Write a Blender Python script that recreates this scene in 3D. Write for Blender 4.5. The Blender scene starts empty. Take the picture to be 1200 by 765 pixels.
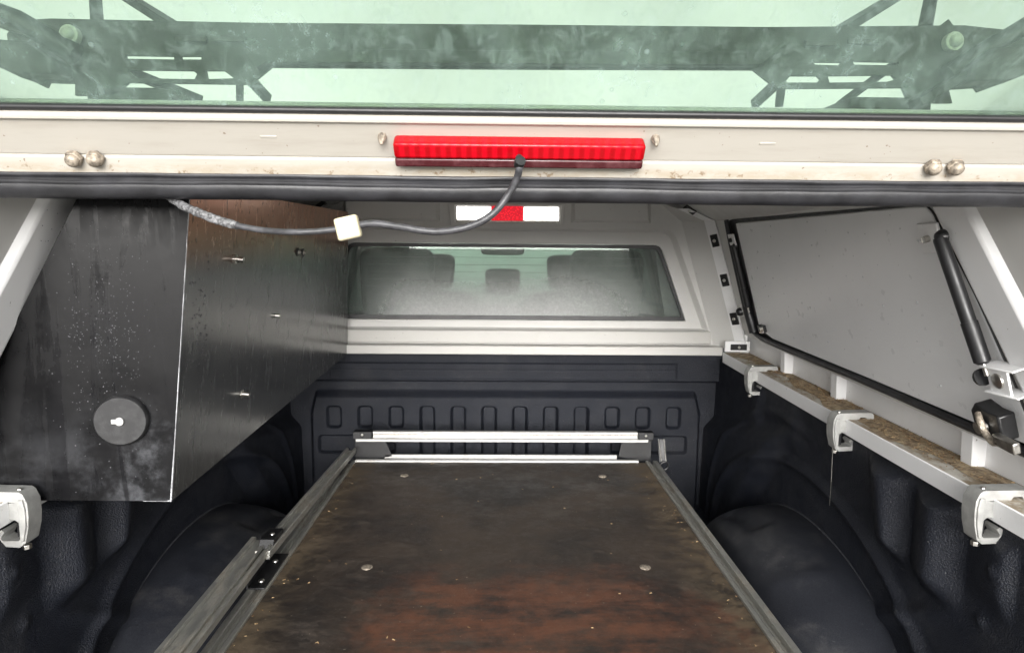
import bpy, bmesh, math, random
from math import radians, sin, cos, pi, sqrt
from mathutils import Vector, Matrix, Euler
from mathutils.geometry import tessellate_polygon
random.seed(7)
scene = bpy.context.scene
H = 1.80                      # eye height of the camera; heights below are given from the eye

# ------------------------------------------------------------------ camera
cam_d = bpy.data.cameras.new('camera'); cam = bpy.data.objects.new('camera', cam_d)
scene.collection.objects.link(cam); scene.camera = cam
cam_d.sensor_width = 36; cam_d.lens = 24; cam_d.clip_start = 0.05; cam_d.clip_end = 2000
CM = Matrix.Rotation(radians(-1.125), 3, 'Z') @ Matrix.Rotation(radians(90-6.8), 3, 'X') @ Matrix.Rotation(radians(0.5), 3, 'Z')
cam.rotation_euler = CM.to_euler(); cam.location = (0, 0, H)
scene.render.resolution_x = 1024; scene.render.resolution_y = 652

# ------------------------------------------------------------------ sky, sun, exposure
SUN_EL = 14
world = bpy.data.worlds.new('World'); scene.world = world; world.use_nodes = True
wn = world.node_tree.nodes; wl = world.node_tree.links
bg = wn['Background']; sky = wn.new('ShaderNodeTexSky'); sky.sky_type = 'NISHITA'; sky.sun_disc = False
sky.sun_elevation = radians(SUN_EL); sky.sun_rotation = radians(180)
sky.air_density = 1.0; sky.dust_density = 3.0
hsv = wn.new('ShaderNodeHueSaturation'); hsv.inputs['Saturation'].default_value = 0.10
wl.new(sky.outputs[0], hsv.inputs['Color'])
wtc = wn.new('ShaderNodeTexCoord'); wno = wn.new('ShaderNodeTexNoise'); wno.inputs['Scale'].default_value = 3.0
wno.inputs['Detail'].default_value = 6; wl.new(wtc.outputs['Generated'], wno.inputs['Vector'])
wmr = wn.new('ShaderNodeMapRange'); wmr.inputs[1].default_value = .3; wmr.inputs[2].default_value = .7
wmr.inputs[3].default_value = .82; wmr.inputs[4].default_value = 1.18; wl.new(wno.outputs[0], wmr.inputs[0])
wmx = wn.new('ShaderNodeMix'); wmx.data_type = 'RGBA'; wmx.blend_type = 'MULTIPLY'; wmx.inputs[0].default_value = 1
wl.new(hsv.outputs[0], wmx.inputs[6]); wl.new(wmr.outputs[0], wmx.inputs[7]); wl.new(wmx.outputs[2], bg.inputs[0])
bg.inputs[1].default_value = 0.15
sd = bpy.data.lights.new('sun', 'SUN'); sd.energy = 0.9; sd.angle = radians(40); sd.color = (1, .985, .96)
sun = bpy.data.objects.new('sun', sd); scene.collection.objects.link(sun); sun.location = (0, -10, 8)
sun.rotation_euler = Vector((-.05, -cos(radians(SUN_EL)), sin(radians(SUN_EL)))).to_track_quat('Z', 'Y').to_euler()
vs = scene.view_settings; vs.view_transform = 'Standard'; vs.look = 'None'; vs.exposure = 1.45; vs.gamma = 1
scene.cycles.max_bounces = 10; scene.cycles.transparent_max_bounces = 16

# ------------------------------------------------------------------ helpers
def ray(u, v):
    d = CM @ Vector(((u-600)/800, (382.5-v)/800, -1)); return d
def at(u, v, X=None, Y=None, Z=None):
    """point of the place where the sight line of a photo pixel meets a plane (heights from the eye)"""
    d = ray(u, v)
    t = X/d.x if X is not None else (Y/d.y if Y is not None else Z/d.z)
    return d*t
def pxz(u, v, Y): p = at(u, v, Y=Y); return (p.x, p.z)

class MB:
    def __init__(s): s.v = []; s.f = []
    def add(s, vs, fs):
        n = len(s.v); s.v += [Vector(a) for a in vs]; s.f += [[i+n for i in f] for f in fs]; return s
    def hexa(s, p):       # 8 points: bottom loop, top loop
        return s.add(p, [(3,2,1,0),(4,5,6,7),(0,1,5,4),(1,2,6,5),(2,3,7,6),(3,0,4,7)])
    def box(s, x0, x1, y0, y1, z0, z1):
        return s.hexa([(x0,y0,z0),(x1,y0,z0),(x1,y1,z0),(x0,y1,z0),(x0,y0,z1),(x1,y0,z1),(x1,y1,z1),(x0,y1,z1)])
    def bar(s, a, b, w, h, up=(0,0,1)):   # rectangular bar a->b
        a = Vector(a); b = Vector(b); d = (b-a).normalized(); up = Vector(up)
        r = d.cross(up).normalized(); q = r.cross(d).normalized()
        P = []
        for c in (a, b):
            for i, j in ((-1,-1),(1,-1),(1,1),(-1,1)): P.append(c + r*i*w/2 + q*j*h/2)
        return s.hexa(P)
    def tube(s, pts, r, n=12, cap=True):
        pts = [Vector(p) for p in pts]; m = len(pts)
        rs = r if isinstance(r, (list, tuple)) else [r]*m
        base = len(s.v); prev = None
        for i, p in enumerate(pts):
            d = (pts[min(i+1,m-1)] - pts[max(i-1,0)])
            if d.length < 1e-9: d = Vector((0,0,1))
            d.normalize()
            if prev is None:
                a = Vector((0,0,1)) if abs(d.z) < .9 else Vector((1,0,0)); x = d.cross(a).normalized()
            else: x = (prev - d*prev.dot(d)).normalized()
            prev = x; y = d.cross(x)
            for k in range(n):
                t = 2*pi*k/n; s.v.append(p + (x*cos(t) + y*sin(t))*rs[i])
        for i in range(m-1):
            for k in range(n):
                a = base+i*n+k; b = base+i*n+(k+1)%n; s.f.append([a, b, b+n, a+n])
        if cap:
            s.f.append([base+k for k in range(n)][::-1]); s.f.append([base+(m-1)*n+k for k in range(n)])
        return s
    def cyl(s, c, axis, r, h, n=20):   # centred at c
        c = Vector(c); ax = Vector(axis).normalized(); return s.tube([c-ax*h/2, c+ax*h/2], r, n)
    def disc_head(s, c, axis, r, h, n=16):   # domed head standing on c along axis
        c = Vector(c); ax = Vector(axis).normalized()
        return s.tube([c, c+ax*h*.5, c+ax*h*.85, c+ax*h], [r, r*.95, r*.7, r*.3], n)
    def prism(s, loops, fr, d):   # loops of 2D points (outer first, then holes), fr maps (a,b,depth) to a point
        tris = tessellate_polygon([[Vector((a,b,0)) for a, b in lp] for lp in loops])
        flat = [p for lp in loops for p in lp]; n = len(flat)
        vs = [fr(a, b, 0) for a, b in flat] + [fr(a, b, d) for a, b in flat]
        fs = [list(t) for t in tris] + [[i+n for i in t][::-1] for t in tris]
        o = 0
        for lp in loops:
            k = len(lp)
            for i in range(k): fs.append([o+i, o+(i+1)%k, o+(i+1)%k+n, o+i+n])
            o += k
        return s.add(vs, fs)
    def grid(s, fn, nu, nv):
        b = len(s.v)
        for j in range(nv+1):
            for i in range(nu+1): s.v.append(Vector(fn(i/nu, j/nv)))
        for j in range(nv):
            for i in range(nu):
                a = b+j*(nu+1)+i; s.f.append([a, a+1, a+nu+2, a+nu+1])
        return s
    def loft(s, rings, closed=True):
        b = len(s.v); n = len(rings[0])
        for r in rings: s.v += [Vector(p) for p in r]
        for i in range(len(rings)-1):
            for k in range(n if closed else n-1):
                a = b+i*n+k; c = b+i*n+(k+1)%n; s.f.append([a, c, c+n, a+n])
        return s

WLOC = {}
def empty(name, loc, label, cat, group=None):
    o = bpy.data.objects.new(name, None); scene.collection.objects.link(o)
    o.empty_display_size = .05
    w = Vector(loc) + Vector((0,0,H)); o.location = w; WLOC[o.name] = w
    o['label'] = label; o['category'] = cat
    if group: o['group'] = group
    return o
def build(mb, name, mat, parent=None, bevel=0, smooth=40, label=None, kind=None, cat=None, group=None, recalc=True, seg=2):
    vs = mb.v; n = len(vs)
    lo = Vector((min(v.x for v in vs), min(v.y for v in vs), min(v.z for v in vs)))
    hi = Vector((max(v.x for v in vs), max(v.y for v in vs), max(v.z for v in vs)))
    c = (lo+hi)/2
    if parent is None: c.z = lo.z
    me = bpy.data.meshes.new(name); me.from_pydata([v-c for v in vs], [], mb.f); me.validate()
    if recalc:
        b = bmesh.new(); b.from_mesh(me); bmesh.ops.recalc_face_normals(b, faces=b.faces[:]); b.to_mesh(me); b.free()
    for p in me.polygons: p.use_smooth = True
    me.set_sharp_from_angle(angle=radians(smooth))
    me.materials.append(mat)
    o = bpy.data.objects.new(name, me); scene.collection.objects.link(o)
    w = c + Vector((0,0,H)); WLOC[o.name] = w
    if parent is not None: o.parent = parent; o.location = w - WLOC[parent.name]
    else: o.location = w
    if bevel:
        m = o.modifiers.new('bevel', 'BEVEL'); m.width = bevel; m.segments = seg; m.limit_method = 'ANGLE'; m.angle_limit = radians(35)
        m.harden_normals = False
    if label: o['label'] = label
    if cat: o['category'] = cat
    if kind: o['kind'] = kind
    if group: o['group'] = group
    return o
def spline(P, k=8):
    P = [Vector(p) for p in P]; out = []
    for i in range(len(P)-1):
        a = P[max(i-1,0)]; b = P[i]; c = P[i+1]; d = P[min(i+2,len(P)-1)]
        for j in range(k):
            t = j/k
            out.append(.5*((2*b) + (c-a)*t + (2*a-5*b+4*c-d)*t*t + (3*b-a-3*c+d)*t**3))
    out.append(P[-1]); return out
def sst(a, b, x):
    t = min(1, max(0, (x-a)/(b-a))); return t*t*(3-2*t)

# ------------------------------------------------------------------ materials
class NT:
    def __init__(s, name):
        s.m = bpy.data.materials.new(name); s.m.use_nodes = True; s.n = s.m.node_tree.nodes; s.l = s.m.node_tree.links
        s.p = s.n['Principled BSDF']; s.out = s.n['Material Output']
        s.tc = s.n.new('ShaderNodeNewGeometry')
    def pos(s, sc=(1,1,1)):
        mp = s.n.new('ShaderNodeMapping'); mp.inputs['Scale'].default_value = sc
        s.l.new(s.tc.outputs['Position'], mp.inputs['Vector']); return mp.outputs[0]
    def noise(s, scale, detail=4, rough=.5, sc=(1,1,1), dist=0):
        n = s.n.new('ShaderNodeTexNoise'); n.inputs['Scale'].default_value = scale; n.inputs['Detail'].default_value = detail
        n.inputs['Roughness'].default_value = rough; n.inputs['Distortion'].default_value = dist
        s.l.new(s.pos(sc), n.inputs['Vector']); return n.outputs[0]
    def voro(s, scale, sc=(1,1,1), feat='F1'):
        n = s.n.new('ShaderNodeTexVoronoi'); n.inputs['Scale'].default_value = scale; n.feature = feat
        s.l.new(s.pos(sc), n.inputs['Vector']); return n.outputs[0]
    def axis(s, i):
        x = s.n.new('ShaderNodeSeparateXYZ'); s.l.new(s.tc.outputs['Position'], x.inputs[0]); return x.outputs[i]
    def rng(s, src, a, b, c=0, d=1, smooth=True):
        m = s.n.new('ShaderNodeMapRange'); m.interpolation_type = 'SMOOTHSTEP' if smooth else 'LINEAR'
        for k, v in zip((1,2,3,4), (a,b,c,d)): m.inputs[k].default_value = v
        s.l.new(src, m.inputs[0]); return m.outputs[0]
    def math(s, op, a, b=None):
        m = s.n.new('ShaderNodeMath'); m.operation = op
        for i, x in enumerate((a, b)):
            if x is None: continue
            if isinstance(x, (int, float)): m.inputs[i].default_value = x
            else: s.l.new(x, m.inputs[i])
        return m.outputs[0]
    def mix(s, f, a, b):
        m = s.n.new('ShaderNodeMix'); m.data_type = 'RGBA'
        for i, x in ((0,f),(6,a),(7,b)):
            if isinstance(x, (int, float)): m.inputs[i].default_value = x
            elif isinstance(x, (tuple, list)): m.inputs[i].default_value = (*x, 1)
            else: s.l.new(x, m.inputs[i])
        return m.outputs[2]
    def set(s, **k):
        names = dict(col='Base Color', rough='Roughness', metal='Metallic', spec='Specular IOR Level', trans='Transmission Weight',
                     emit='Emission Strength', ecol='Emission Color', coat='Coat Weight', alpha='Alpha', ior='IOR', sheen='Sheen Weight')
        for a, v in k.items():
            i = s.p.inputs[names[a]]
            if isinstance(v, tuple): i.default_value = (*v, 1)
            elif isinstance(v, (int, float)): i.default_value = v
            else: s.l.new(v, i)
        return s
    def bump(s, h, st=.3, dist=.002):
        b = s.n.new('ShaderNodeBump'); b.inputs['Strength'].default_value = st; b.inputs['Distance'].default_value = dist
        s.l.new(h, b.inputs['Height']); s.l.new(b.outputs[0], s.p.inputs['Normal']); return s

def simple(name, col, rough=.5, metal=0, spec=.5, nscale=60, var=.25, bump=.1, bscale=300, bd=.001):
    t = NT(name); n = t.noise(nscale, 5, .6)
    c2 = tuple(c*(1-var) for c in col); c1 = tuple(min(1,c*(1+var*.5)) for c in col)
    t.set(col=t.mix(t.rng(n,.3,.7), c2, c1), rough=t.rng(t.noise(nscale*.7,4), .3, .7, rough*.85, min(1,rough*1.15)), metal=metal, spec=spec)
    if bump: t.bump(t.noise(bscale, 3), bump, bd)
    return t.m
M = {}
# moulded bed liner: dark blue black plastic with a pebble grain, dust on it
t = NT('bed_liner')
dust = t.math('MULTIPLY', t.rng(t.noise(9, 6, .65), .48, .75), t.rng(t.noise(420, 3, .6), .35, .7))
c = t.mix(t.rng(t.noise(600, 2), .35, .65), (.006,.007,.011), (.013,.0155,.023)); c = t.mix(t.math('MULTIPLY', dust, .22), c, (.12,.115,.11))
spk = t.rng(t.noise(240, 2), .72, .78); c = t.mix(t.math('MULTIPLY', spk, .6), c, (.22,.22,.22)); sp2 = t.math('MULTIPLY', t.rng(t.noise(75, 4, .7), .60, .72), t.rng(t.noise(4, 4), .42, .62)); c = t.mix(t.math('MULTIPLY', sp2, .3), c, (.10,.10,.10))
t.set(col=c, rough=t.rng(t.noise(14, 4), .3, .7, .42, .62), spec=.32).bump(t.math('ADD', t.noise(420, 2, .5), t.math('MULTIPLY', t.noise(210, 3, .6), .6)), .8, .0025); M['liner'] = t.m
# wheel arch plastic: smoother
t = NT('arch_liner'); sc = t.rng(t.noise(7, 6, .7, (1,1,2)), .5, .8)
c = t.mix(t.rng(t.noise(500, 2), .35, .65), (.009,.010,.014), (.019,.021,.027)); c = t.mix(t.math('MULTIPLY', sc, .38), c, (.12,.115,.11)); gs = t.math('MULTIPLY', t.rng(t.noise(60, 5, .8, (1,1,3)), .62, .70), .3); c = t.mix(gs, c, (.16,.16,.16))
t.set(col=c, rough=t.rng(t.noise(12, 5), .3, .7, .36, .50), spec=.5).bump(t.noise(700, 2), .4, .0008); M['arch'] = t.m
M['seam'] = simple('seam_plastic', (.05,.052,.06), .5, bump=.2)
# canopy paint
def paint(name, col, rough, dirtamt=.25, spk=1.0):
    t = NT(name); d = t.rng(t.noise(6, 7, .7), .5, .85)
    c = t.mix(t.rng(t.noise(2.2, 4), .3, .7), tuple(x*.92 for x in col), col)
    c = t.mix(t.math('MULTIPLY', d, dirtamt), c, (.28,.24,.18))
    s = t.rng(t.noise(150, 2, .4), .765, .79); c = t.mix(t.math('MULTIPLY', s, .75*spk), c, (.07,.055,.04))
    t.set(col=c, rough=t.rng(t.noise(30, 4), .3, .7, rough*.85, rough*1.2), spec=.5).bump(t.noise(90, 4), .06, .002); return t.m
M['paint'] = paint('canopy_grey_paint', (.57,.565,.545), .42)
M['paint_white'] = paint('canopy_white_paint', (.80,.80,.80), .38, .32)
M['paint_sill'] = paint('sill_cream_paint', (.47,.46,.435), .4, .5, 1.2)
M['door'] = paint('side_door_paint', (.80,.805,.81), .32, .06, .12)
# hatch frame: cream powder coat with brown grime along its lower edge
t = NT('hatch_cream'); z = t.axis(2)
streak = t.rng(t.noise(5, 6, .7, (1.2, 1, 14)), .45, .8)
c = t.mix(t.math('MULTIPLY', streak, .45), (.385,.362,.322), (.27,.24,.195))
low = t.math('MULTIPLY', t.rng(z, H+.088, H+.099, 1, 0), t.rng(t.noise(14, 6, .75, (1,1,3)), .38, .62))
c = t.mix(t.math('MULTIPLY', low, .5), c, (.27,.21,.13))
rs = t.math('MULTIPLY', t.rng(z, H+.088, H+.096, 1, 0), t.rng(t.noise(95, 4, .6), .60, .68)); c = t.mix(t.math('MULTIPLY', rs, .8), c, (.16,.10,.05))
s = t.rng(t.noise(160, 2, .4), .74, .78); c = t.mix(t.math('MULTIPLY', s, .7), c, (.12,.07,.03))
t.set(col=c, rough=.4).bump(t.noise(120, 3), .08, .002); M['cream'] = t.m
M['rubber'] = simple('rubber_seal', (.020,.020,.023), .42, nscale=25, var=.5, bump=.3, bscale=120)
M['black'] = simple('black_plastic', (.012,.012,.013), .4)
M['blackmetal'] = simple('black_powder_coat', (.007,.007,.008), .45, nscale=40, var=.5)
M['steel'] = simple('zinc_steel', (.62,.60,.56), .32, 1, nscale=80, bump=.25)
M['rusty'] = simple('dirty_zinc', (.36,.31,.25), .6, .5, nscale=150, var=.6, bump=.5, bscale=400)
M['alu_clamp'] = simple('cast_aluminium', (.40,.40,.385), .5, .35, nscale=35, var=.22, bump=.35, bscale=350)
M['plug'] = simple('cream_plastic', (.50,.45,.31), .4, nscale=20, var=.08)
M['cable'] = simple('cable_sleeve', (.05,.05,.055), .45, nscale=100, var=.5, bump=.3)
M['tape'] = simple('worn_tape', (.17,.17,.175), .55, nscale=220, var=.9, bump=.9, bscale=260, bd=.004)
t = NT('glue_line'); t.set(col=(.62,.55,.26), rough=.3); M['glue'] = t.m
# aluminium extrusion, dirty
t = NT('aluminium_rail'); g = t.rng(t.noise(9, 7, .75, (3,1,1)), .42, .68)
br = t.noise(60, 4, .6, (12, .4, 12))
c = t.mix(t.math('MULTIPLY', g, .75), (.52,.52,.49), (.15,.115,.07))
t.set(col=c, rough=t.rng(br, .3, .7, .3, .5), metal=t.rng(g, 0, 1, .85, .3)).bump(br, .15, .001); M['rail'] = t.m
t = NT('bright_rail'); g = t.rng(t.noise(12, 6, .7), .52, .72)
c = t.mix(t.math('MULTIPLY', g, .4), (.52,.515,.50), (.26,.22,.17)); t.set(col=c, rough=.42, metal=.2).bump(t.noise(60, 4, .6, (.4,12,12)), .1, .001); M['railw'] = t.m
# slide platform: black faced plywood worn to brown with an orange worn patch
t = NT('worn_plywood'); y = t.axis(1); x = t.axis(0)
n1 = t.noise(2.8, 8, .68, (1,1,1), .4); n2 = t.noise(17, 8, .72, (1,1.2,1)); n3 = t.noise(90, 5, .7)
c = t.mix(t.rng(n1, .35, .65), (.020,.017,.016), (.052,.039,.030))
c = t.mix(t.math('MULTIPLY', t.rng(n2, .5, .72), .6), c, (.095,.075,.06))
edge = t.math('MAXIMUM', t.rng(x, .36, .50), t.rng(x, -.36, -.48)); edge = t.math('MULTIPLY', edge, t.rng(n2, .35, .6))
c = t.mix(t.math('MULTIPLY', edge, .55), c, (.17,.125,.075))
wv_ = t.math('MULTIPLY', t.math('SUBTRACT', t.noise(6, 6, .7), .5), .55); xw = t.math('ADD', x, wv_); yw = t.math('ADD', y, wv_)
band = t.math('MULTIPLY', t.rng(yw, 1.50, 1.28), t.math('MULTIPLY', t.rng(xw, -.34, -.16), t.rng(xw, .46, .26)))
st = t.math('ADD', t.math('MULTIPLY', t.noise(4, 7, .7, (.5, 4, 1), .6), .5), t.math('MULTIPLY', t.noise(11, 8, .75), .5))
c = t.mix(t.math('MULTIPLY', t.math('MULTIPLY', band, t.rng(st, .40, .58)), .75), c, (.155,.062,.034))
tan = t.math('MULTIPLY', t.rng(t.noise(4.2, 6, .7, (1,1.6,1)), .58, .76), .35); c = t.mix(tan, c, (.13,.095,.07))
scr = t.math('MULTIPLY', t.rng(t.noise(22, 5, .8, (.4,5,1), 1.2), .66, .72), .25); c = t.mix(scr, c, (.25,.22,.19))
c = t.mix(t.math('MULTIPLY', t.rng(n3, .55, .75), .35), c, (.115,.095,.08)); c = t.mix(t.math('MULTIPLY', t.rng(t.noise(55, 6, .8), .56, .70), .3), c, (.012,.011,.011))
spk = t.rng(t.noise(130, 2), .73, .77); c = t.mix(t.math('MULTIPLY', spk, .55), c, (.30,.26,.2))
t.set(col=c, rough=t.rng(n2, .3, .75, .42, .75), spec=.4).bump(t.math('ADD', n3, n2), .35, .002); M['ply'] = t.m
# storage box: satin black sheet with wet runs of water
t = NT('box_black_sheet'); z = t.axis(2)
run = t.rng(t.noise(26, 6, .65, (1,1,.09), .5), .50, .60); zone = t.math('MULTIPLY', t.rng(z, H-.05, H-.12), t.rng(t.axis(0), -.70, -.66))
blot = t.rng(t.noise(22, 7, .7), .5, .75); low = t.math('MULTIPLY', t.rng(z, H-.22, H-.36), t.rng(t.axis(0), -.70, -.54, .25, 1))
c = t.mix(t.math('MULTIPLY', blot, .45), (.003,.003,.0035), (.009,.009,.010))
c = t.mix(t.math('MULTIPLY', t.math('MULTIPLY', low, t.rng(t.noise(13, 7, .7), .42, .72)), .5), c, (.16,.165,.18))  # brighter shading at the lower right put into the colour
c = t.mix(t.math('MULTIPLY', t.math('MULTIPLY', run, zone), .8), c, (.007,.007,.008))
t.set(col=c, rough=t.math('ADD', t.rng(t.noise(9, 6, .7), .3, .7, .26, .46), t.math('MULTIPLY', run, -.12)), spec=.15).bump(t.math('ADD', t.noise(60, 5), t.math('MULTIPLY', run, .6)), .12, .001); M['boxrear'] = t.m
t = NT('box_brushed_side'); z = t.axis(2)
br = t.noise(24, 8, .75, (1, 2.2, .45), .8)
c = t.mix(t.rng(br, .35, .65), (.085,.088,.087), (.13,.134,.132))
warm_glow = t.math('MULTIPLY', t.rng(z, H-.06, H+.045), t.rng(t.noise(7, 6, .7), .2, .5)); c = t.mix(t.math('MULTIPLY', warm_glow, .85), c, (.58,.30,.17))  # warm reflection along the top painted into the base colour
spk = t.math('MULTIPLY', t.rng(t.noise(95, 3, .5, (1,1,.5)), .62, .67), warm_glow); c = t.mix(t.math('MULTIPLY', spk, .8), c, (.06,.035,.02))
t.set(col=c, rough=t.rng(br, .3, .7, .20, .29), spec=.5, metal=.55).bump(t.noise(200, 4, .6, (1,1,.3)), .10, .0008); M['boxside'] = t.m
t = NT('water_drop'); t.set(col=(.06,.06,.065), rough=.08, spec=1.0); M['drop'] = t.m
t = NT('edge_glint'); t.set(col=t.mix(t.rng(t.noise(40, 4), .35, .6), (.22,.22,.23), (.48,.49,.51)), rough=.4, metal=.5).bump(t.noise(300, 3), .5, .002); M['edge'] = t.m  # pale metal tone standing for the box corner highlight
t = NT('clear_drop'); t.set(col=(.62,.63,.64), rough=.08, spec=.9); M['cdrop'] = t.m
t = NT('lock_rubber'); t.set(col=t.mix(t.rng(t.noise(60,5), .4, .7), (.007,.007,.008), (.022,.022,.023)), rough=.6).bump(t.noise(300, 3), .2, .001); M['lock'] = t.m
# debris
t = NT('leaf_litter'); t.set(col=t.mix(t.rng(t.noise(55, 5, .7), .35, .65), (.15,.10,.06), (.42,.33,.21)), rough=.9).bump(t.noise(150, 5), .8, .004); M['litter'] = t.m
t = NT('pine_needle'); t.set(col=t.mix(t.rng(t.noise(130, 2), .4, .6), (.16,.085,.035), (.42,.30,.16)), rough=.8); M['needle'] = t.m
t = NT('ledge_dirt'); g = t.rng(t.noise(14, 7, .75, (1.5,1,1)), .40, .60)
t.set(col=t.mix(g, (.50,.48,.43), (.26,.20,.13)), rough=.75).bump(t.noise(120, 5), .5, .003); M['ledge'] = t.m
# red lens
t = NT('red_lens'); wv = t.noise(1, 0)
w = t.n.new('ShaderNodeTexWave'); w.inputs['Scale'].default_value = 26; w.bands_direction = 'X'; t.l.new(t.pos(), w.inputs['Vector'])
w2 = t.n.new('ShaderNodeTexWave'); w2.inputs['Scale'].default_value = 60; w2.bands_direction = 'Z'; t.l.new(t.pos(), w2.inputs['Vector'])
t.set(col=t.mix(t.rng(w.outputs[1], .1, .9), (.30,.0,.003), (.46,.0,.008)), rough=.25, spec=.3)
t.bump(t.math('ADD', w.outputs[1], t.math('MULTIPLY', w2.outputs[1], .15)), .25, .001); M['red'] = t.m
t = NT('red_lens_side'); t.set(col=t.mix(t.rng(t.noise(40,5,.7),.4,.65),(.05,.004,.007),(.10,.03,.035)), rough=.25, spec=.6); M['darkred'] = t.m
t = NT('red_segment'); t.set(col=t.mix(t.rng(t.voro(160), .2, .6), (.95,.03,.05), (.5,.004,.015)), rough=.2, emit=.25, ecol=(1,.02,.04)); M['redseg'] = t.m  # faint glow added to brighten the unlit red centre
t = NT('glowing_clear_lens'); t.set(col=(.9,.88,.82), rough=.25, emit=t.rng(t.voro(90), .1, .6, 1.5, .7), ecol=(1,.97,.92)); M['lamp'] = t.m  # glow put in for light reflected by the clear lenses
M['fabric'] = simple('seat_fabric', (.030,.030,.033), .9, nscale=120, bump=.4)
M['cabtrim'] = simple('cab_trim', (.10,.10,.10), .7)
M['headliner'] = simple('cab_headliner', (.45,.44,.42), .9)
M['truck'] = simple('truck_body_paint', (.55,.54,.50), .3)
t = NT('ground_gravel'); t.set(col=t.mix(t.rng(t.noise(2.5, 8, .7), .3, .7), (.30,.29,.27), (.42,.41,.38)), rough=.9).bump(t.noise(40, 6), .6, .02); M['ground'] = t.m
M['rack'] = simple('rack_black_coat', (.022,.028,.028), .5, nscale=30, var=.5)
M['cap'] = simple('bolt_cap', (.62,.64,.58), .5)

def glass(name, tint, veil_lo, veil_hi, nscale, extra=None, vcol=(.8,.85,.8), stretch=(1,1,1), gloss=1.0, trl=.5):
    t = NT(name); n, l = t.n, t.l
    tr = n.new('ShaderNodeBsdfTransparent'); tr.inputs[0].default_value = (*tint, 1)
    gl = n.new('ShaderNodeBsdfGlossy'); gl.inputs['Roughness'].default_value = .02
    fr = n.new('ShaderNodeFresnel'); fr.inputs[0].default_value = 1.45
    ff = t.math('MULTIPLY', fr.outputs[0], gloss)
    m1 = n.new('ShaderNodeMixShader'); l.new(ff, m1.inputs[0]); l.new(tr.outputs[0], m1.inputs[1]); l.new(gl.outputs[0], m1.inputs[2])
    df = n.new('ShaderNodeBsdfDiffuse'); df.inputs[0].default_value = (*vcol, 1)
    tl = n.new('ShaderNodeBsdfTranslucent'); tl.inputs[0].default_value = (*vcol, 1)
    m2 = n.new('ShaderNodeMixShader'); m2.inputs[0].default_value = trl; l.new(df.outputs[0], m2.inputs[1]); l.new(tl.outputs[0], m2.inputs[2])
    f = t.rng(t.noise(nscale, 7, .65, stretch, .5), .3, .75, veil_lo, veil_hi)
    if extra: f = extra(t, f)
    m3 = n.new('ShaderNodeMixShader'); l.new(f, m3.inputs[0]); l.new(m1.outputs[0], m3.inputs[1]); l.new(m2.outputs[0], m3.inputs[2])
    l.new(m3.outputs[0], t.out.inputs[0]); return t.m
def dusty(t, f):  # dust specks, plus mottling that stands for reflections in the pane
    sp = t.math('MULTIPLY', t.rng(t.voro(34), .16, .05), t.rng(t.noise(9, 3), .48, .6)); f = t.math('ADD', f, t.math('MULTIPLY', sp, .25))
    blot = t.math('MULTIPLY', t.rng(t.noise(62, 7, .75, (1,1,.6), .7), .47, .64), .11); return t.math('ADD', f, blot)
M['hatchglass'] = glass('hatch_glass_dust_sheen', (.66,.735,.64), .05, .16, 9, dusty, (.66,.84,.80), (1,1,.8), .5)
def foggy(t, f):
    x = t.axis(0); z = t.axis(2)
    zz = t.math('ADD', z, t.math('MULTIPLY', t.noise(3.5, 3, .5), .07))
    band = t.rng(zz, H+.005, H-.235, 0, .80); side = t.math('MULTIPLY', t.rng(x, -.50, -.28), t.rng(x, .62, .20))
    wet = t.math('MULTIPLY', t.rng(t.noise(70, 5, .7), .50, .60), .10)
    gr = t.rng(t.noise(130, 5, .75), .3, .7, .90, 1.08); b = t.math('MULTIPLY', t.math('MULTIPLY', band, side), gr); return t.math('ADD', t.math('ADD', f, b), t.math('MULTIPLY', wet, band))
M['fogglass'] = glass('fogged_window_glass', (.92,.98,.94), .04, .12, 14, foggy, (.58,.59,.585), (1,1,1), .8, .25)
M['cabglass'] = glass('cab_rear_glass', (.92,.98,.95), .02, .05, 8, None, (.5,.55,.5), (1,1,1), .6)
M['windscreen'] = glass('windscreen_glass', (.90,.99,.94), .02, .05, 8, None, (.6,.7,.65), (1,1,1), .3)

# ================================================================== GROUND
g = MB().box(-300, 300, -300, 300, -H-.2, -H)
build(g, 'ground', M['ground'], None, kind='structure')

# shared measures (heights from the eye)
XC = .02
def zrail(y): return -.360 - (2.4-y)*.0193          # top of canopy base rail
def wx(z): return .83 - .30*(z+.30)                 # inner face of the leaning canopy wall, right side
def mx(x, s): return x if s > 0 else 2*XC - x       # mirror to the left side

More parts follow.
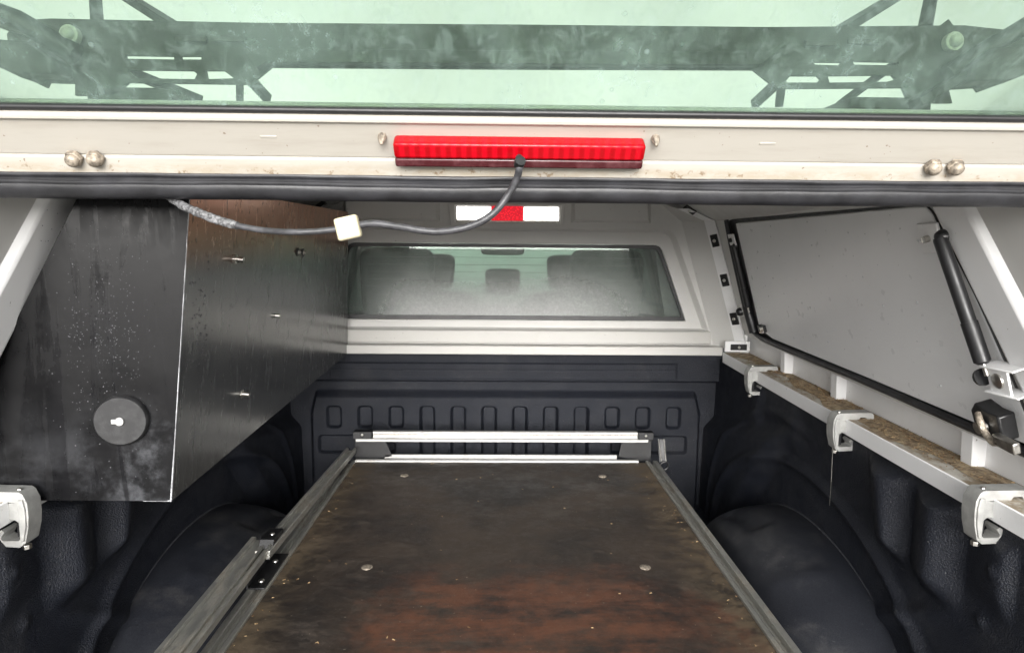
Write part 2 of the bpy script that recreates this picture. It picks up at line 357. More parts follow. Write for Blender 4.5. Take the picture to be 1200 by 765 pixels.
# ================================================================== TRUCK BED
bed = empty('pickup_bed', (XC, 1.6, -1.05), 'open pickup bed lined with moulded blue black plastic under the canopy', 'pickup bed')
YF = 2.42
def s331(v): return (287-v)/331
def rrect(x, z, x0, x1, z0, z1, r, w):
    """1 inside a rounded rectangle falling to 0 over width w outside"""
    dx = max(x0+r-x, 0, x-(x1-r)); dz = max(z0+r-z, 0, z-(z1-r)); d = sqrt(dx*dx+dz*dz)-r
    return 1 - sst(-w, 0, d)
pockets = [(XC+.003 + (k+.5)*.1105*sg, k) for k in range(6) for sg in (1,-1)]
def front_h(x, z):
    h = 0.0
    h += .030*sst(-.489, -.479, z)                                           # upper shelf proud of the wall
    h -= .007*rrect(x, z, XC-.62, XC+.62, -.478, -.414, .006, .008)
    h -= .003*rrect(x, z, XC-.62, XC+.62, -.446, -.440, .002, .003)
    # main raised panel
    inx = 1-sst(.688, .706, abs(x-XC-.01)+max(0, z+.60)*.25)
    h += .034*inx*(1-sst(-.547, -.514, z))
    for px, k in pockets:
        zb = -.90 if k < 3 else -.656
        h -= (.030 if k < 3 else .020)*rrect(x, z, px-.029, px+.029, zb, -.571, .018, .010)
    for sg in (1,-1):
        a, b = XC+.385*sg, XC+.665*sg
        h -= .020*rrect(x, z, min(a,b), max(a,b), -.748, -.678, .016, .009)
    return h
f = MB().grid(lambda a, b: (XC-.80+1.60*a, YF-front_h(XC-.80+1.60*a, -.95+.575*b), -.95+.575*b), 560, 240)
build(f, 'front_wall', M['liner'], bed, smooth=180, recalc=False, label='ribbed front wall of the bed with twelve moulded pockets')
ZB = -.95
# side walls: relief of flutes, arch ridge and corner bulge
def side_h(y, z):
    h = .0
    def flute(y0, w, zt, zb, d):
        k = sst(y0-w*.5, y0+w*.5, y) * (1-sst(y0+w*.5, y0+w*.5+.12, y))
        return d*k*sst(zb-.03, zb+.03, z)*(1-sst(zt, zt+.03, z))
    w1 = max(.02, .095-max(0, -.40-z)*.36)
    h += flute(1.255-max(0,-.40-z)*.15, w1, -.30, -.585, .046)
    h += flute(1.10, .060, -.30, -.60, .040)
    h += flute(.975, .022, -.47, -.555, .016)
    e3 = abs((y-1.10) + (z+.62)*1.6)          # slanted fold running down from the foot of the second flute
    h += .009*math.exp(-(e3/.03)**2)*(1-sst(-.68,-.58,z))*sst(-.90,-.72,z)
    h += flute(1.72, .05, -.40, -.52, .012)*.8
    h += flute(1.98, .05, -.40, -.54, .014)*.8
    # ridge concentric with the wheel arch
    e = sqrt(((y-1.66)/.59)**2 + ((z+.95)/.382)**2)
    h += .014*math.exp(-((e-1)/.035)**2)*sst(-1,-.9,z)
    e2 = sqrt(((y-1.80)/.52)**2 + ((z+.92)/.46)**2)
    h += .008*math.exp(-((e2-1)/.03)**2)*(1 if y > 1.75 else sst(1.6,1.75,y))
    # triangular bulge at the front corner
    k = (y-1.98) - (-.62-z)*1.0
    h += .045*sst(0, .10, y-2.0+(z+.80)*.9)*(1-sst(-.62, -.56, z+ (y-2.2)*.2))*.8
    # tie down dimples
    for (yy, zz) in ((1.00,-.50),(1.03,-.60),(1.52,-.47)):
        h += .006*math.exp(-(((y-yy)**2+(z-zz)**2)/.00012))
    return h*sst(0, .03, zrail(y)-.036-z)
for sg in (1,-1):
    def fn(a, b, sg=sg):
        y = .72+1.72*a; z = ZB+(zrail(y)-.034-ZB)*b
        return (mx(.790 - .02*max(0,(-.45-z)) - side_h(y, z), sg), y, z)
    build(MB().grid(fn, 380, 150), 'side_wall', M['liner'], bed, smooth=180, recalc=False)
    # wheel arch: inflated half ellipse, rounded on its inner edge
    def arch(a, b, sg=sg):
        t = pi*a; q = b     # b: 0 at the side wall, 1 down on the inner face
        ey = .45; ez = .268
        th = q*pi/2; x = .800 - .245*sin(th)**.85; k = max(0.0, cos(th))**.55
        y = 1.60 - ey*(.25+.75*k)*cos(t); z = ZB + ez*max(k,0)*abs(sin(t))**.9
        bump = .014*math.exp(-((q-.34)/.09)**2)*(sst(.52,.56,a)-sst(.70,.74,a)) - .004*math.exp(-((a-.36)/.02)**2)*sst(.1,.2,q)*(1-sst(.5,.6,q))
        return (mx(x, sg), y, z - bump)
    ar = build(MB().grid(arch, 100, 48), 'wheel_arch', M['arch'], bed, smooth=180, recalc=False)
    sm = [(mx(.786,sg), 1.60-.452*cos(pi*i/60), ZB+.270*abs(sin(pi*i/60))**.9) for i in range(4, 57)]
    build(MB().tube(sm, .0022, 6), 'seam_edge', M['seam'], ar)
build(MB().box(-.80, .84, .70, 2.44, ZB-.03, ZB), 'bed_floor', M['liner'], bed)
build(MB().box(-.86, .90, .66, .70, ZB-.35, ZB-.02), 'tailgate_sill', M['truck'], bed, bevel=.006)
for sg in (1,-1):     # outer body skin and wheels are below; the bed side top
    m = MB().hexa([(mx(.80,sg),.70,zrail(.7)-.06),(mx(.96,sg),.70,zrail(.7)-.06),(mx(.96,sg),2.46,zrail(2.46)-.06),(mx(.80,sg),2.46,zrail(2.46)-.06),
                   (mx(.80,sg),.70,zrail(.7)-.036),(mx(.96,sg),.70,zrail(.7)-.036),(mx(.96,sg),2.46,zrail(2.46)-.036),(mx(.80,sg),2.46,zrail(2.46)-.036)])
    build(m, 'bed_rail_cap', M['truck'], bed)
    build(MB().box(mx(.955,sg)-.012, mx(.955,sg)+.012, .68, 2.46, -1.30, -.44), 'outer_panel', M['truck'], bed)

# ================================================================== CAB
cab = empty('pickup_cab', (XC, 3.4, -1.2), 'cab of the pickup seen through the fogged front window with its seats and windscreen', 'pickup cab')
m = MB().prism([[(-.86,-.95),(.90,-.95),(.90,-.30),(.74,.12),(-.70,.12),(-.86,-.30)], [(XC-.60,-.29),(XC+.60,-.29),(XC+.54,.03),(XC-.54,.03)]], lambda a,b,d: (a, 2.50+d, b), .04)
build(m, 'rear_wall', M['cabtrim'], cab)
m = MB().prism([[(XC-.60,-.288),(XC+.60,-.288),(XC+.54,.028),(XC-.54,.028)]], lambda a,b,d: (a, 2.515+d, b), .004)
rg = build(m, 'rear_glass', M['cabglass'], cab)
for k in range(9):
    z = .008 - k*.027; w = .53 - (z)*-.15
    build(MB().tube([(XC-w, 2.513, z), (XC+w, 2.513, z)], .0006, 4), 'heater_line', M['cabtrim'], rg)
build(MB().prism([[(-.70,2.5),(.74,2.5),(.70,4.0),(-.66,4.0)]], lambda a,b,d: (a, b, .09+d), .03), 'roof', M['headliner'], cab)
wsc = build(MB().hexa([(-.74,4.55,-.36),(.78,4.55,-.36),(.78,4.555,-.36),(-.74,4.555,-.36),(-.64,4.0,.09),(.68,4.0,.09),(.68,4.005,.09),(-.64,4.005,.09)]), 'windscreen', M['windscreen'], cab)
for sg in (1,-1):
    build(MB().bar((mx(.78,sg),4.56,-.36),(mx(.69,sg),3.98,.10),.07,.05), 'pillar', M['cabtrim'], cab, bevel=.008)
    build(MB().bar((mx(.86,sg),3.35,-.40),(mx(.72,sg),3.3,.10),.06,.10), 'pillar', M['cabtrim'], cab, bevel=.008)
    build(MB().hexa([(mx(.845,sg)-.01,2.54,-.42),(mx(.845,sg)+.01,2.54,-.42),(mx(.845,sg)+.01,4.1,-.42),(mx(.845,sg)-.01,4.1,-.42),(mx(.70,sg)-.01,2.54,.10),(mx(.70,sg)+.01,2.54,.10),(mx(.70,sg)+.01,3.75,.10),(mx(.70,sg)-.01,3.75,.10)]), 'side_glass_cover', M['cabtrim'], cab)  # added dark panel over the side glass to cut its brightness
    m = MB().hexa([(mx(.86,sg),2.54,-.95),(mx(.90,sg),2.54,-.95),(mx(.90,sg),4.6,-.95),(mx(.86,sg),4.6,-.95),(mx(.84,sg),2.54,-.40),(mx(.88,sg),2.54,-.40),(mx(.88,sg),4.6,-.40),(mx(.84,sg),4.6,-.40)])
    build(m, 'door_panel', M['cabtrim'], cab)
    m = MB().hexa([(mx(.845,sg),2.56,-.40),(mx(.85,sg),2.56,-.40),(mx(.85,sg),4.5,-.40),(mx(.845,sg),4.5,-.40),(mx(.715,sg),2.56,.09),(mx(.72,sg),2.56,.09),(mx(.72,sg),4.0,.09),(mx(.715,sg),4.0,.09)])
    build(m, 'side_glass', M['windscreen'], cab)
build(MB().box(-.82,.86, 4.1, 4.62, -.60, -.40), 'dashboard', M['cabtrim'], cab, bevel=.04, seg=4)
build(MB().box(-.82,.86, 2.54, 4.6, -1.0, -.96), 'cab_floor', M['cabtrim'], cab)
def cushion(cx, cy, w, d, z0, z1, r, tilt=0):
    m = MB(); R = []
    n = 28; L = 9
    for j in range(L+1):
        a = j/L*pi; k = sin(a)**.35 if 0 < j < L else .25
        y = cy - cos(a)*d/2; ring = []
        for i in range(n):
            t = 2*pi*i/n; cxn = abs(cos(t))**.35*(1 if cos(t) > 0 else -1); szn = abs(sin(t))**.35*(1 if sin(t) > 0 else -1)
            hw = (w/2 - (1-k)*r); hh = ((z1-z0)/2 - (1-k)*r)
            zz = (z0+z1)/2 + szn*hh; ring.append((cx+cxn*hw*(1+.05*szn), y + (zz-z0)*tilt, zz))
        R.append(ring)
    m.loft(R); m.f.append([len(m.v)-n+i for i in range(n)]); m.f.append([i for i in range(n)][::-1]); return m
for cx, w in ((XC-.425, .29), (XC+.41, .29)):
    s_ = build(cushion(cx, 2.78, w+.24, .14, -.95, -.27, .04), 'seat', M['fabric'], cab, smooth=60)
    build(cushion(cx, 2.74, w, .11, -.305, -.012, .04), 'headrest', M['fabric'], s_, smooth=60)
for cx in (XC-.40, XC+.38):
    s_ = build(cushion(cx, 3.75, .52, .14, -.95, -.25, .04), 'seat', M['fabric'], cab, smooth=60)
    build(cushion(cx, 3.70, .28, .10, -.24, -.05, .04), 'headrest', M['fabric'], s_, smooth=60)
build(cushion(XC-.005, 2.76, .14, .09, -.20, -.095, .03), 'centre_headrest', M['fabric'], cab, smooth=60)
mr = build(cushion(XC+.0, 4.02, .26, .03, -.06, .012, .02), 'rear_view_mirror', M['black'], cab, smooth=60)
build(MB().tube([(XC, 4.03, 0), (XC, 4.06, .05)], .012), 'mirror_stem', M['black'], mr)

# ================================================================== CANOPY
can = empty('truck_canopy', (XC, 1.6, -.40), 'grey white painted hard canopy shell with trapezoid front window over the bed', 'truck canopy')
YP = 2.36
def K(x, z, y): return (x, y, z)
def sym(half):    # half outline (dx,z) on the right, bottom to top -> closed loop
    return [(XC+a, b) for a, b in half] + [(XC-a, b) for a, b in reversed(half)]
outer = sym([(wx(-.36)-XC-.055,-.352),(wx(-.30)-XC-.055,-.30),(wx(.085)-XC-.055,.085),(.62,.125),(.56,.17)])
stepo = sym([(.715,-.296),(.714,-.292),(.590,.030),(.573,.048),(.552,.056)])
stepi = sym([(.700,-.288),(.699,-.284),(.578,.026),(.562,.042),(.543,.048)])
wino  = sym([(.640,-.262),(.638,-.256),(.548,-.014),(.540,-.002),(.526,.004)])
wini  = sym([(.630,-.254),(.628,-.250),(.540,-.016),(.533,-.006),(.522,-.002)])
rg_ = [[K(a,b,YP) for a,b in outer], [K(a,b,YP) for a,b in stepo], [K(a,b,YP+.028) for a,b in stepi], [K(a,b,YP+.024) for a,b in wino], [K(a,b,YP+.06) for a,b in wino]]
build(MB().loft(rg_), 'front_panel', M['paint'], can, smooth=25, bevel=.002)
# bottom band of the front panel: flat sill plus joint and lip over the bed front
build(MB().box(XC-.715, XC+.720, YP-.016, YP+.03, -.3385, -.293), 'sill_band', M['paint_sill'], can, bevel=.004)
fl = build(MB().box(XC-.752, XC+.752, YP-.050, YP+.03, -.373, -.3425), 'front_base_rail', M['paint_sill'], can, bevel=.003)
# raised pads beside the lamp
for x0, x1, zz in ((XC-.55, XC-.222, 0), (XC+.225, XC+.50, 0)):
    m = MB(); a = [(x0,.078),(x1,.078),(x1,.150),(x0,.150)]
    i_ = [(x0+.012,.086),(x1-.012,.086),(x1-.018,.146),(x0+.012,.146)]
    m.loft([[K(p,q,YP+.001) for p,q in a],[K(p,q,YP-.022) for p,q in i_]]); m.f.append([4,5,6,7])
    build(m, 'raised_pad', M['paint'], can, bevel=.002)
# front window
win = build(MB().prism([wini], lambda a,b,d: (a, YP+.038+d, b), .005), 'front_window', M['fogglass'], can,
            label='trapezoid canopy front window fogged white along its lower half')
build(MB().prism([sym([(.6385,-.2605),(.6365,-.255),(.547,-.0145),(.539,-.003),(.525,.003)]), sym([(.626,-.247),(.624,-.243),(.536,-.021),(.528,-.013),(.516,-.009)])], lambda a,b,d: (a, YP+.0275+d, b), .010), 'window_seal', M['black'], win)
# cab high lamp seen in the panel
lp = build(MB().prism([[(XC-.185,.060),(XC+.195,.060),(XC+.205,.138),(XC-.195,.138)],[(XC-.170,.074),(XC+.188,.074),(XC+.190,.1335),(XC-.172,.1335)]], lambda a,b,d: (a, YP-.010+d, b), .03), 'cargo_lamp', M['paint'], can, bevel=.002,
           label='long cargo lamp with red centre and bright clear ends')
cx0, cx1 = XC-.166, XC+.184
build(MB().box(cx0, cx0+.118, YP-.002, YP+.012, .083, .130), 'clear_lens', M['lamp'], lp, bevel=.003)
build(MB().box(cx1-.122, cx1, YP-.002, YP+.012, .083, .130), 'clear_lens', M['lamp'], lp, bevel=.003)
build(MB().box(cx0+.119, cx1-.123, YP-.004, YP+.012, .082, .131), 'red_lens', M['redseg'], lp, bevel=.003)
build(MB().box(cx0, cx1, YP-.004, YP+.010, .076, .0815), 'lens_trim', M['steel'], lp, bevel=.001)
# roof
prof = [(.62,.125),(.56,.168),(.30,.176),(0,.180)]
def roofline(y, dz, k=1.0):
    L = [(XC+a, y, b+dz) for a,b in prof]; return L + [(XC-a, y, b+dz) for a,b in reversed(prof[:-1])]
m = MB(); A = roofline(.90, -.034); B = roofline(2.40, 0); C_ = roofline(2.40,.025); D = roofline(.90,-.010); 
m.loft([A,B,C_,D,A], closed=False); build(m, 'roof', M['paint'], can, smooth=30)
for sg in (1,-1):
    P = lambda x, y, z: (mx(x, sg), y, z)
    # leaning wall skin with door opening left as separate side door on the right; thin shell
    def wallquad(m, y0, y1, z0a, z0b, z1, off=0, th=.012):
        m.hexa([P(wx(z0a)+off,y0,z0a),P(wx(z0a)+off+th,y0,z0a),P(wx(z0b)+off+th,y1,z0b),P(wx(z0b)+off,y1,z0b),
                P(wx(z1)+off,y0,z1),P(wx(z1)+off+th,y0,z1),P(wx(z1)+off+th,y1,z1),P(wx(z1)+off,y1,z1)])
    zs = lambda y: -.281 - (2.15-y)*.034
    m = MB()
    za = zs(1.0); e0 = at(1209,503,X=wx(za)).y; e1 = at(1089,241,X=wx(.078)).y
    m.hexa([P(wx(za),.88,za),P(wx(za)+.012,.88,za),P(wx(za)+.012,e0,za),P(wx(za),e0,za),P(wx(.085),.88,.085),P(wx(.085)+.012,.88,.085),P(wx(.085)+.012,e1,.085),P(wx(.085),e1,.085)])
    wallquad(m, 2.18, 2.34, zs(2.18), zs(2.34), .085)
    m.hexa([P(wx(.086),1.10,.076),P(wx(.086)+.012,1.10,.076),P(wx(.086)+.012,2.18,.086),P(wx(.086),2.18,.086),P(wx(.10)-.003,1.10,.095),P(wx(.10)+.01,1.10,.095),P(wx(.10)+.01,2.18,.10),P(wx(.10)-.003,2.18,.10)])
    # upper chamfer to the roof
    m.hexa([P(wx(.085),.88,.085),P(wx(.085)+.012,.88,.085),P(wx(.085)+.012,2.36,.085),P(wx(.085),2.36,.085),
            P(XC+.62,.88,.126),P(XC+.62,.88,.145),P(XC+.62,2.36,.145),P(XC+.62,2.36,.126)])
    # sill beam below the door
    m.hexa([P(.832,.88,-.331),P(.872,.88,-.331),P(.872,2.34,-.292),P(.832,2.34,-.292),
            P(.830,.88,zs(.88)),P(.872,.88,zs(.88)),P(.872,2.34,zs(2.34)),P(.830,2.34,zs(2.34))])
    build(m, 'side_wall', M['paint'] , can, smooth=30)
    if sg > 0:
        m = MB(); wallquad(m, 1.02, 2.24, zs(1.02), zs(2.24), .085, .014, .006); build(m, 'outer_skin', M['paint'], can)
    if sg < 0:
        m = MB(); m.hexa([P(wx(-.33)+.004,.96,-.33),P(wx(-.33)+.014,.96,-.33),P(wx(-.30)+.014,2.18,-.30),P(wx(-.30)+.004,2.18,-.30),P(wx(.085)+.004,1.10,.085),P(wx(.085)+.014,1.10,.085),P(wx(.085)+.014,2.18,.085),P(wx(.085)+.004,2.18,.085)])
        build(m, 'closed_panel', M['door'], can)
    # pillar rib
    m = MB(); ya, yb = .860, 1.048     # the rib leans back: its foot stands nearer the opening
    m.hexa([P(wx(-.33)-.012,ya+.01,-.335),P(wx(-.33)+.004,ya-.008,-.335),P(wx(-.33)+.004,ya+.098,-.335),P(wx(-.33)-.012,ya+.084,-.335),
            P(wx(.085)-.012,yb+.01,.09),P(wx(.085)+.004,yb-.008,.09),P(wx(.085)+.004,yb+.098,.09),P(wx(.085)-.012,yb+.084,.09)])
    build(m, 'pillar', M['paint_white'], can, bevel=.004)
    # recess back wall, ledge, lip
    m = MB()
    m.hexa([P(.862,.88,zrail(.88)),P(.874,.88,zrail(.88)),P(.874,2.33,zrail(2.33)),P(.862,2.33,zrail(2.33)),
            P(.862,.88,-.329),P(.874,.88,-.329),P(.874,2.33,-.290),P(.862,2.33,-.290)])
    m.hexa([P(.772,.88,zrail(.88)-.034),P(.776,.88,zrail(.88)-.034),P(.776,2.31,zrail(2.31)-.034),P(.772,2.31,zrail(2.31)-.034),
            P(.772,.88,zrail(.88)+.001),P(.776,.88,zrail(.88)+.001),P(.776,2.31,zrail(2.31)+.001),P(.772,2.31,zrail(2.31)+.001)])
    build(m, 'base_rail', M['paint_white'], can, bevel=.0015, label='white base rail with a lip hanging over the bed side')
    m = MB().hexa([P(.776,.88,zrail(.88)-.005),P(.866,.88,zrail(.88)-.005),P(.866,2.31,zrail(2.31)-.005),P(.776,2.31,zrail(2.31)-.005),
            P(.776,.88,zrail(.88)),P(.866,.88,zrail(.88)),P(.866,2.31,zrail(2.31)),P(.776,2.31,zrail(2.31))])
    build(m, 'ledge', M['ledge'], can)
    for yy in (1.955, 1.645, 1.155):
        m = MB().prism([[(.838,zrail(yy)+.001),(.868,zrail(yy)+.001),(.868,-.2985-(2.1-yy)*.027),(.836,-.2985-(2.1-yy)*.027)]], lambda a,b,d,yy=yy: P(a, yy+d, b), .03)
        build(m, 'web_plate', M['paint_white'], can, bevel=.0015)
    # corner strip with clips, following wall, chamfer
    pl = [(wx(-.345)-.004,-.345),(wx(-.30)-.004,-.30),(wx(.085)-.004,.085),(.62,.124)]
    m = MB(); 
    for i in range(len(pl)-1):
        (a,b),(c,d) = pl[i], pl[i+1]
        m.hexa([P(a,2.265,b),P(a+.006,2.270,b),P(a-.020,2.300,b),P(a-.026,2.295,b),P(c,2.265,d),P(c+.006,2.270,d),P(c-.020,2.300,d),P(c-.026,2.295,d)])
    stp = build(m, 'corner_strip', M['paint_white'], can, smooth=20)
    # chamfer facet between strip and panel
    m = MB()
    oy, ox = YP, .055
    L1 = [P(a-.024, 2.299, b) for a,b in pl]; L2 = [P(a-.085, YP-.0005, b) for a,b in pl[:-1]] + [P(.545,YP-.0005,.150)]
    m.loft([L1, L2], closed=False); build(m, 'corner_facet', M['paint'], can, recalc=False)
    if sg > 0:
        for (u,v) in ((811,246),(831,282),(846,328),(861,373)):
            zc = at(u, v, Y=2.29).z
            xx = wx(zc)-.004 if zc < .085 else .70-(zc-.085)*1.6
            tl = -.3 if zc < .085 else -1.6
            d = Vector((tl,0,1)).normalized(); nn = Vector((-.72,-.65,tl*.72)).normalized()
            c = Vector((xx-.012, 2.278, zc))
            q = build(MB().bar(c-d*.021+nn*.001, c+d*.021+nn*.001, .026, .006, nn), 'clip', M['black'], can, bevel=.002)
            build(MB().disc_head(c+nn*.004, nn, .006, .004, 10), 'screw', M['steel'], q)
        c = Vector((.815,2.285,-.335)); q = build(MB().box(.783,.838,2.262,2.268,-.346,-.326), 'clip', M['black'], can, bevel=.002)
        build(MB().disc_head((.811,2.262,-.336), (0,-1,0), .005, .004, 10), 'screw', M['steel'], q)
        build(MB().box(.765,.850,2.268,2.276,-.352,-.316), 'foot_plate', M['paint_white'], can, bevel=.002)
        for (u,v) in ((839,240),(845,240)):
            p = at(u,v,Y=2.1); build(MB().disc_head(p, (-.5,-.6,-.6), .006, .012, 8), 'rivet', M['black'], can)
    else:
        p = at(374, 241, Y=2.28); build(MB().bar(p+Vector((-.02,0,-.012)), p+Vector((.02,0,.012)), .03, .014), 'clip', M['black'], can, bevel=.002)
        for u in (340,346):
            p = at(u, 238, Y=2.25); build(MB().disc_head(p, (.3,-.6,-.6), .006, .01, 8), 'rivet', M['black'], can)
# rear header behind the hatch (roof edge that shows through the glass)
build(MB().box(XC-.72, XC+.72, .885, .905, .128, .176), 'roof_edge', M['paint_white'], can, bevel=.004)
# left end closure of canopy wall behind the box is the side wall itself

# ================================================================== SIDE DOOR (right)
def onwall(u, v, off=0.0):
    """point of the leaning wall plane under a pixel"""
    d = ray(u, v); # x = .83-.3*(z+.3)-off
    t = (.83-.09-off)/(d.x+.30*d.z); return d*t
door = empty('side_door', (.83, 1.6, -.30), 'grey lift up side door panel in the right wall of the canopy', 'side door')
def wallpanel(px, off, th):
    pts = [onwall(u, v, off) for u, v in px]
    nn = Vector((-1,0,-.30)).normalized()
    n = len(pts); m = MB(); vs_ = pts + [p - nn*th for p in pts]
    fs = [list(range(n)), [i+n for i in range(n)][::-1]] + [[i,(i+1)%n,(i+1)%n+n,i+n] for i in range(n)]
    return m.add(vs_, fs)
pan_px = [(862,262),(1070,243),(1083,243),(1091,251),(1100,270),(1140,345),(1182,438),(1206,500),(1210,524),(1010,440),(905,397),(890,385)]
build(wallpanel(pan_px, .003, .012), 'panel', M['door'], door, bevel=.002)
# black seal round it
seal_px = [(853,259),(858,257),(1070,240),(1085,240),(1093,248),(1102,267),(1143,344),(1186,438),(1212,502),(1216,535),(1010,447),(900,402),(885,392),(868,340)]
m = wallpanel(seal_px, -.006, .008); build(m, 'backing_frame', M['black'], door)
sp = [onwall(u, v, .004) for u, v in ((884,389),(893,396),(920,408),(1010,445),(1100,484),(1170,515),(1225,541))]
rs = build(MB().tube(spline(sp, 6), .0085, 10), 'rubber_seal', M['rubber'], door)
sp = [onwall(u, v, .004) for u, v in ((851,258),(857,285),(866,322),(876,362),(884,389))]
build(MB().tube(spline(sp, 6), [.007+.0004*i for i in range(25)], 10), 'rubber_seal', M['rubber'], door)
sp = [onwall(u, v, .003) for u, v in ((1086,241),(1094,250),(1103,268),(1143,345),(1184,437),(1208,500))]
build(MB().tube(spline(sp, 6), .0018, 6), 'edge_seal', M['black'], door)
# latches at the lower corners
def latch(u, v, s, lab):
    c = onwall(u, v, .012); ex = Vector((0,1,0)); nn = Vector((-1,0,-.3)).normalized(); up = nn.cross(ex)
    q = build(MB().bar(c-ex*.028*s, c+ex*.028*s, .036*s, .024*s, nn), 'latch', M['black'], door, bevel=.002, label=lab)
    build(MB().bar(c-ex*.040*s+nn*.014*s, c-ex*.020*s+nn*.014*s, .030*s, .012*s, nn), 'catch', M['steel'], q, bevel=.001)
    build(MB().tube([c-ex*.034*s+nn*.012*s, c-ex*.034*s+nn*.012*s+Vector((-.01,-.018,-.002))*s*1.6, c-ex*.034*s+nn*.014*s+Vector((-.016,-.026,-.004))*s*1.6], [.006*s,.006*s,.003*s], 10), 'latch_pin', M['rusty'], q)
    return q
latch(893, 385, .62, 'small black latch at the far lower corner of the door')
def lat2():
    c = onwall(1176, 490, .016); nn = Vector((-1,0,-.3)).normalized(); ex = Vector((0,1,0)); up = nn.cross(ex)
    pr = [(-.030,-.024),(.030,-.028),(.034,.014),(.020,.030),(-.006,.020),(-.030,.018)]
    m = MB().prism([pr], lambda a,b,d: c+ex*a+Vector((-.3,0,1)).normalized()*b+nn*d, .028)
    q = build(m, 'latch', M['black'], door, bevel=.003, label='large black latch at the near lower corner of the door')
    b = c+nn*.034
    build(MB().tube(spline([b+Vector((0,.012,.014)), b+Vector((-.004,.002,.006)), b+Vector((0,-.004,-.010)), b+Vector((.004,-.022,-.024)), b+Vector((.008,-.03,-.014))],5), .0055, 10), 'catch', M['rusty'], q)
    build(MB().cyl(b+Vector((0,.004,-.006)), nn, .010, .012, 14), 'bolt', M['steel'], q)
    build(MB().bar(b+Vector((0,-.03,-.014)), b+Vector((0,-.075,-.018)), .018, .012, nn), 'striker', M['steel'], q, bevel=.002)
lat2()
# raindrops scattered on the panel
def drops(pts, nn, name, parent, mat='drop', rmin=.0008, rmax=.0022):
    m = MB(); nn = Vector(nn).normalized(); a = nn.orthogonal().normalized(); b = nn.cross(a)
    for p in pts:
        r = random.uniform(rmin, rmax)*random.choice((.6,1,1,1.4)); p = Vector(p); k = len(m.v)
        for i in range(6): t_ = pi*i/3; m.v.append(p+(a*cos(t_)+b*sin(t_))*r)
        for i in range(6): t_ = pi*i/3; m.v.append(p+(a*cos(t_)+b*sin(t_))*r*.6+nn*r*.5)
        m.v.append(p+nn*r*.65)
        for i in range(6): j=(i+1)%6; m.f += [[k+i,k+j,k+6+j,k+6+i],[k+6+i,k+6+j,k+12]]
    return build(m, name, M[mat], parent, kind='stuff', smooth=180)
nnw = Vector((-1,0,-.30))
P_ = []
for u,v in ((946,260),(1043,252),(906,326),(971,338),(1075,355),(928,389),(995,415),(1102,452),(1055,268),(903,265),(1000,300),(1010,375),(1075,400),(960,300),(940,355)):
    P_.append(onwall(u,v,.0032))
for i in range(30): P_.append(onwall(random.uniform(890,1080), random.uniform(262,430), .0032))
P_ = [p for p in P_ if p.z > -.26]
drops(P_, nnw, 'raindrops', door, 'cdrop', rmin=.001, rmax=.0024)

# ================================================================== GAS STRUTS
def strut(pa, pb, r, name_label, bracket=True):
    a = Vector(pa); b = Vector(pb); d = (b-a).normalized(); L = (b-a).length
    t0 = empty('gas_strut', b, name_label, 'gas strut')
    build(MB().tube([a+d*.002, a+d*.006, a+d*(L*.62), a+d*(L*.62)], [r*.9,r,r,r*1.0], 20), 'cylinder', M['black'], t0)
    build(MB().tube([a+d*(L*.62)-d*.0, a+d*(L*.90), a+d*(L*.90)+d*.004], [r*1.12,r*1.12,r*.7], 20), 'sleeve', M['black'], t0)
    build(MB().tube([a+d*(L*.90), b], r*.35, 12), 'rod', M['steel'], t0)
    build(MB().disc_head(a+Vector((.008,0,0)), (-1,0,-.2), r*1.1, r*1.3, 14), 'end_fitting', M['black'], t0)
    return t0
A_ = onwall(1101, 277, .030); B_ = onwall(1157, 440, .034)
g1 = strut(A_, B_, .0110, 'thick black gas strut at the near edge of the right side door')
ca = onwall(1090, 279, .009)
build(MB().bar(ca-Vector((-.3,0,1)).normalized()*.026, ca+Vector((-.3,0,1)).normalized()*.026, .055, .006, nnw), 'mounting_plate', M['paint_white'], g1, bevel=.002)
build(MB().cyl(ca+nnw.normalized()*.008, nnw, .006, .010, 12), 'ball_stud', M['steel'], g1)
# lower U bracket
cb = onwall(1171, 446, .030); dn = Vector((-.3,0,1)).normalized(); n1_ = nnw.normalized()
q = build(MB().bar(cb-dn*.020, cb+dn*.020, .044, .004, n1_), 'bracket', M['paint_white'], g1, bevel=.001)
for sg in (1,-1):
    build(MB().bar(cb+dn*.021*sg+Vector((0,.028,0))-n1_*.006, cb+dn*.021*sg+Vector((0,-.036,0))-n1_*.012, .032, .003, dn), 'bracket_flange', M['paint_white'], q, bevel=.001)
build(MB().disc_head(cb+n1_*.002, n1_, .0125, .005, 20), 'bolt_head', M['steel'], q)
build(MB().disc_head(cb+Vector((-.004,.030,.0)), (0,.6,-.2), .014, .012, 14), 'end_socket', M['black'], q)
A_ = onwall(860, 288, .016); B_ = onwall(878, 366, .012)
g2 = strut(A_, B_, .0095, 'slim black gas strut at the far edge of the right side door')
ca = onwall(858, 281, .012); build(MB().bar(ca-dn*.018, ca+dn*.018, .05, .005, n1_), 'mounting_plate', M['paint_white'], g2, bevel=.002)
build(MB().disc_head(ca+n1_*.003, n1_, .007, .010, 10), 'ball_stud', M['black'], g2)
cb = onwall(872, 364, .010); build(MB().bar(cb-dn*.022, cb+dn*.022, .05, .005, n1_), 'mounting_plate', M['paint_white'], g2, bevel=.002)
build(MB().disc_head(cb+n1_*.010, n1_, .014, .016, 12), 'ball_socket', M['black'], g2)

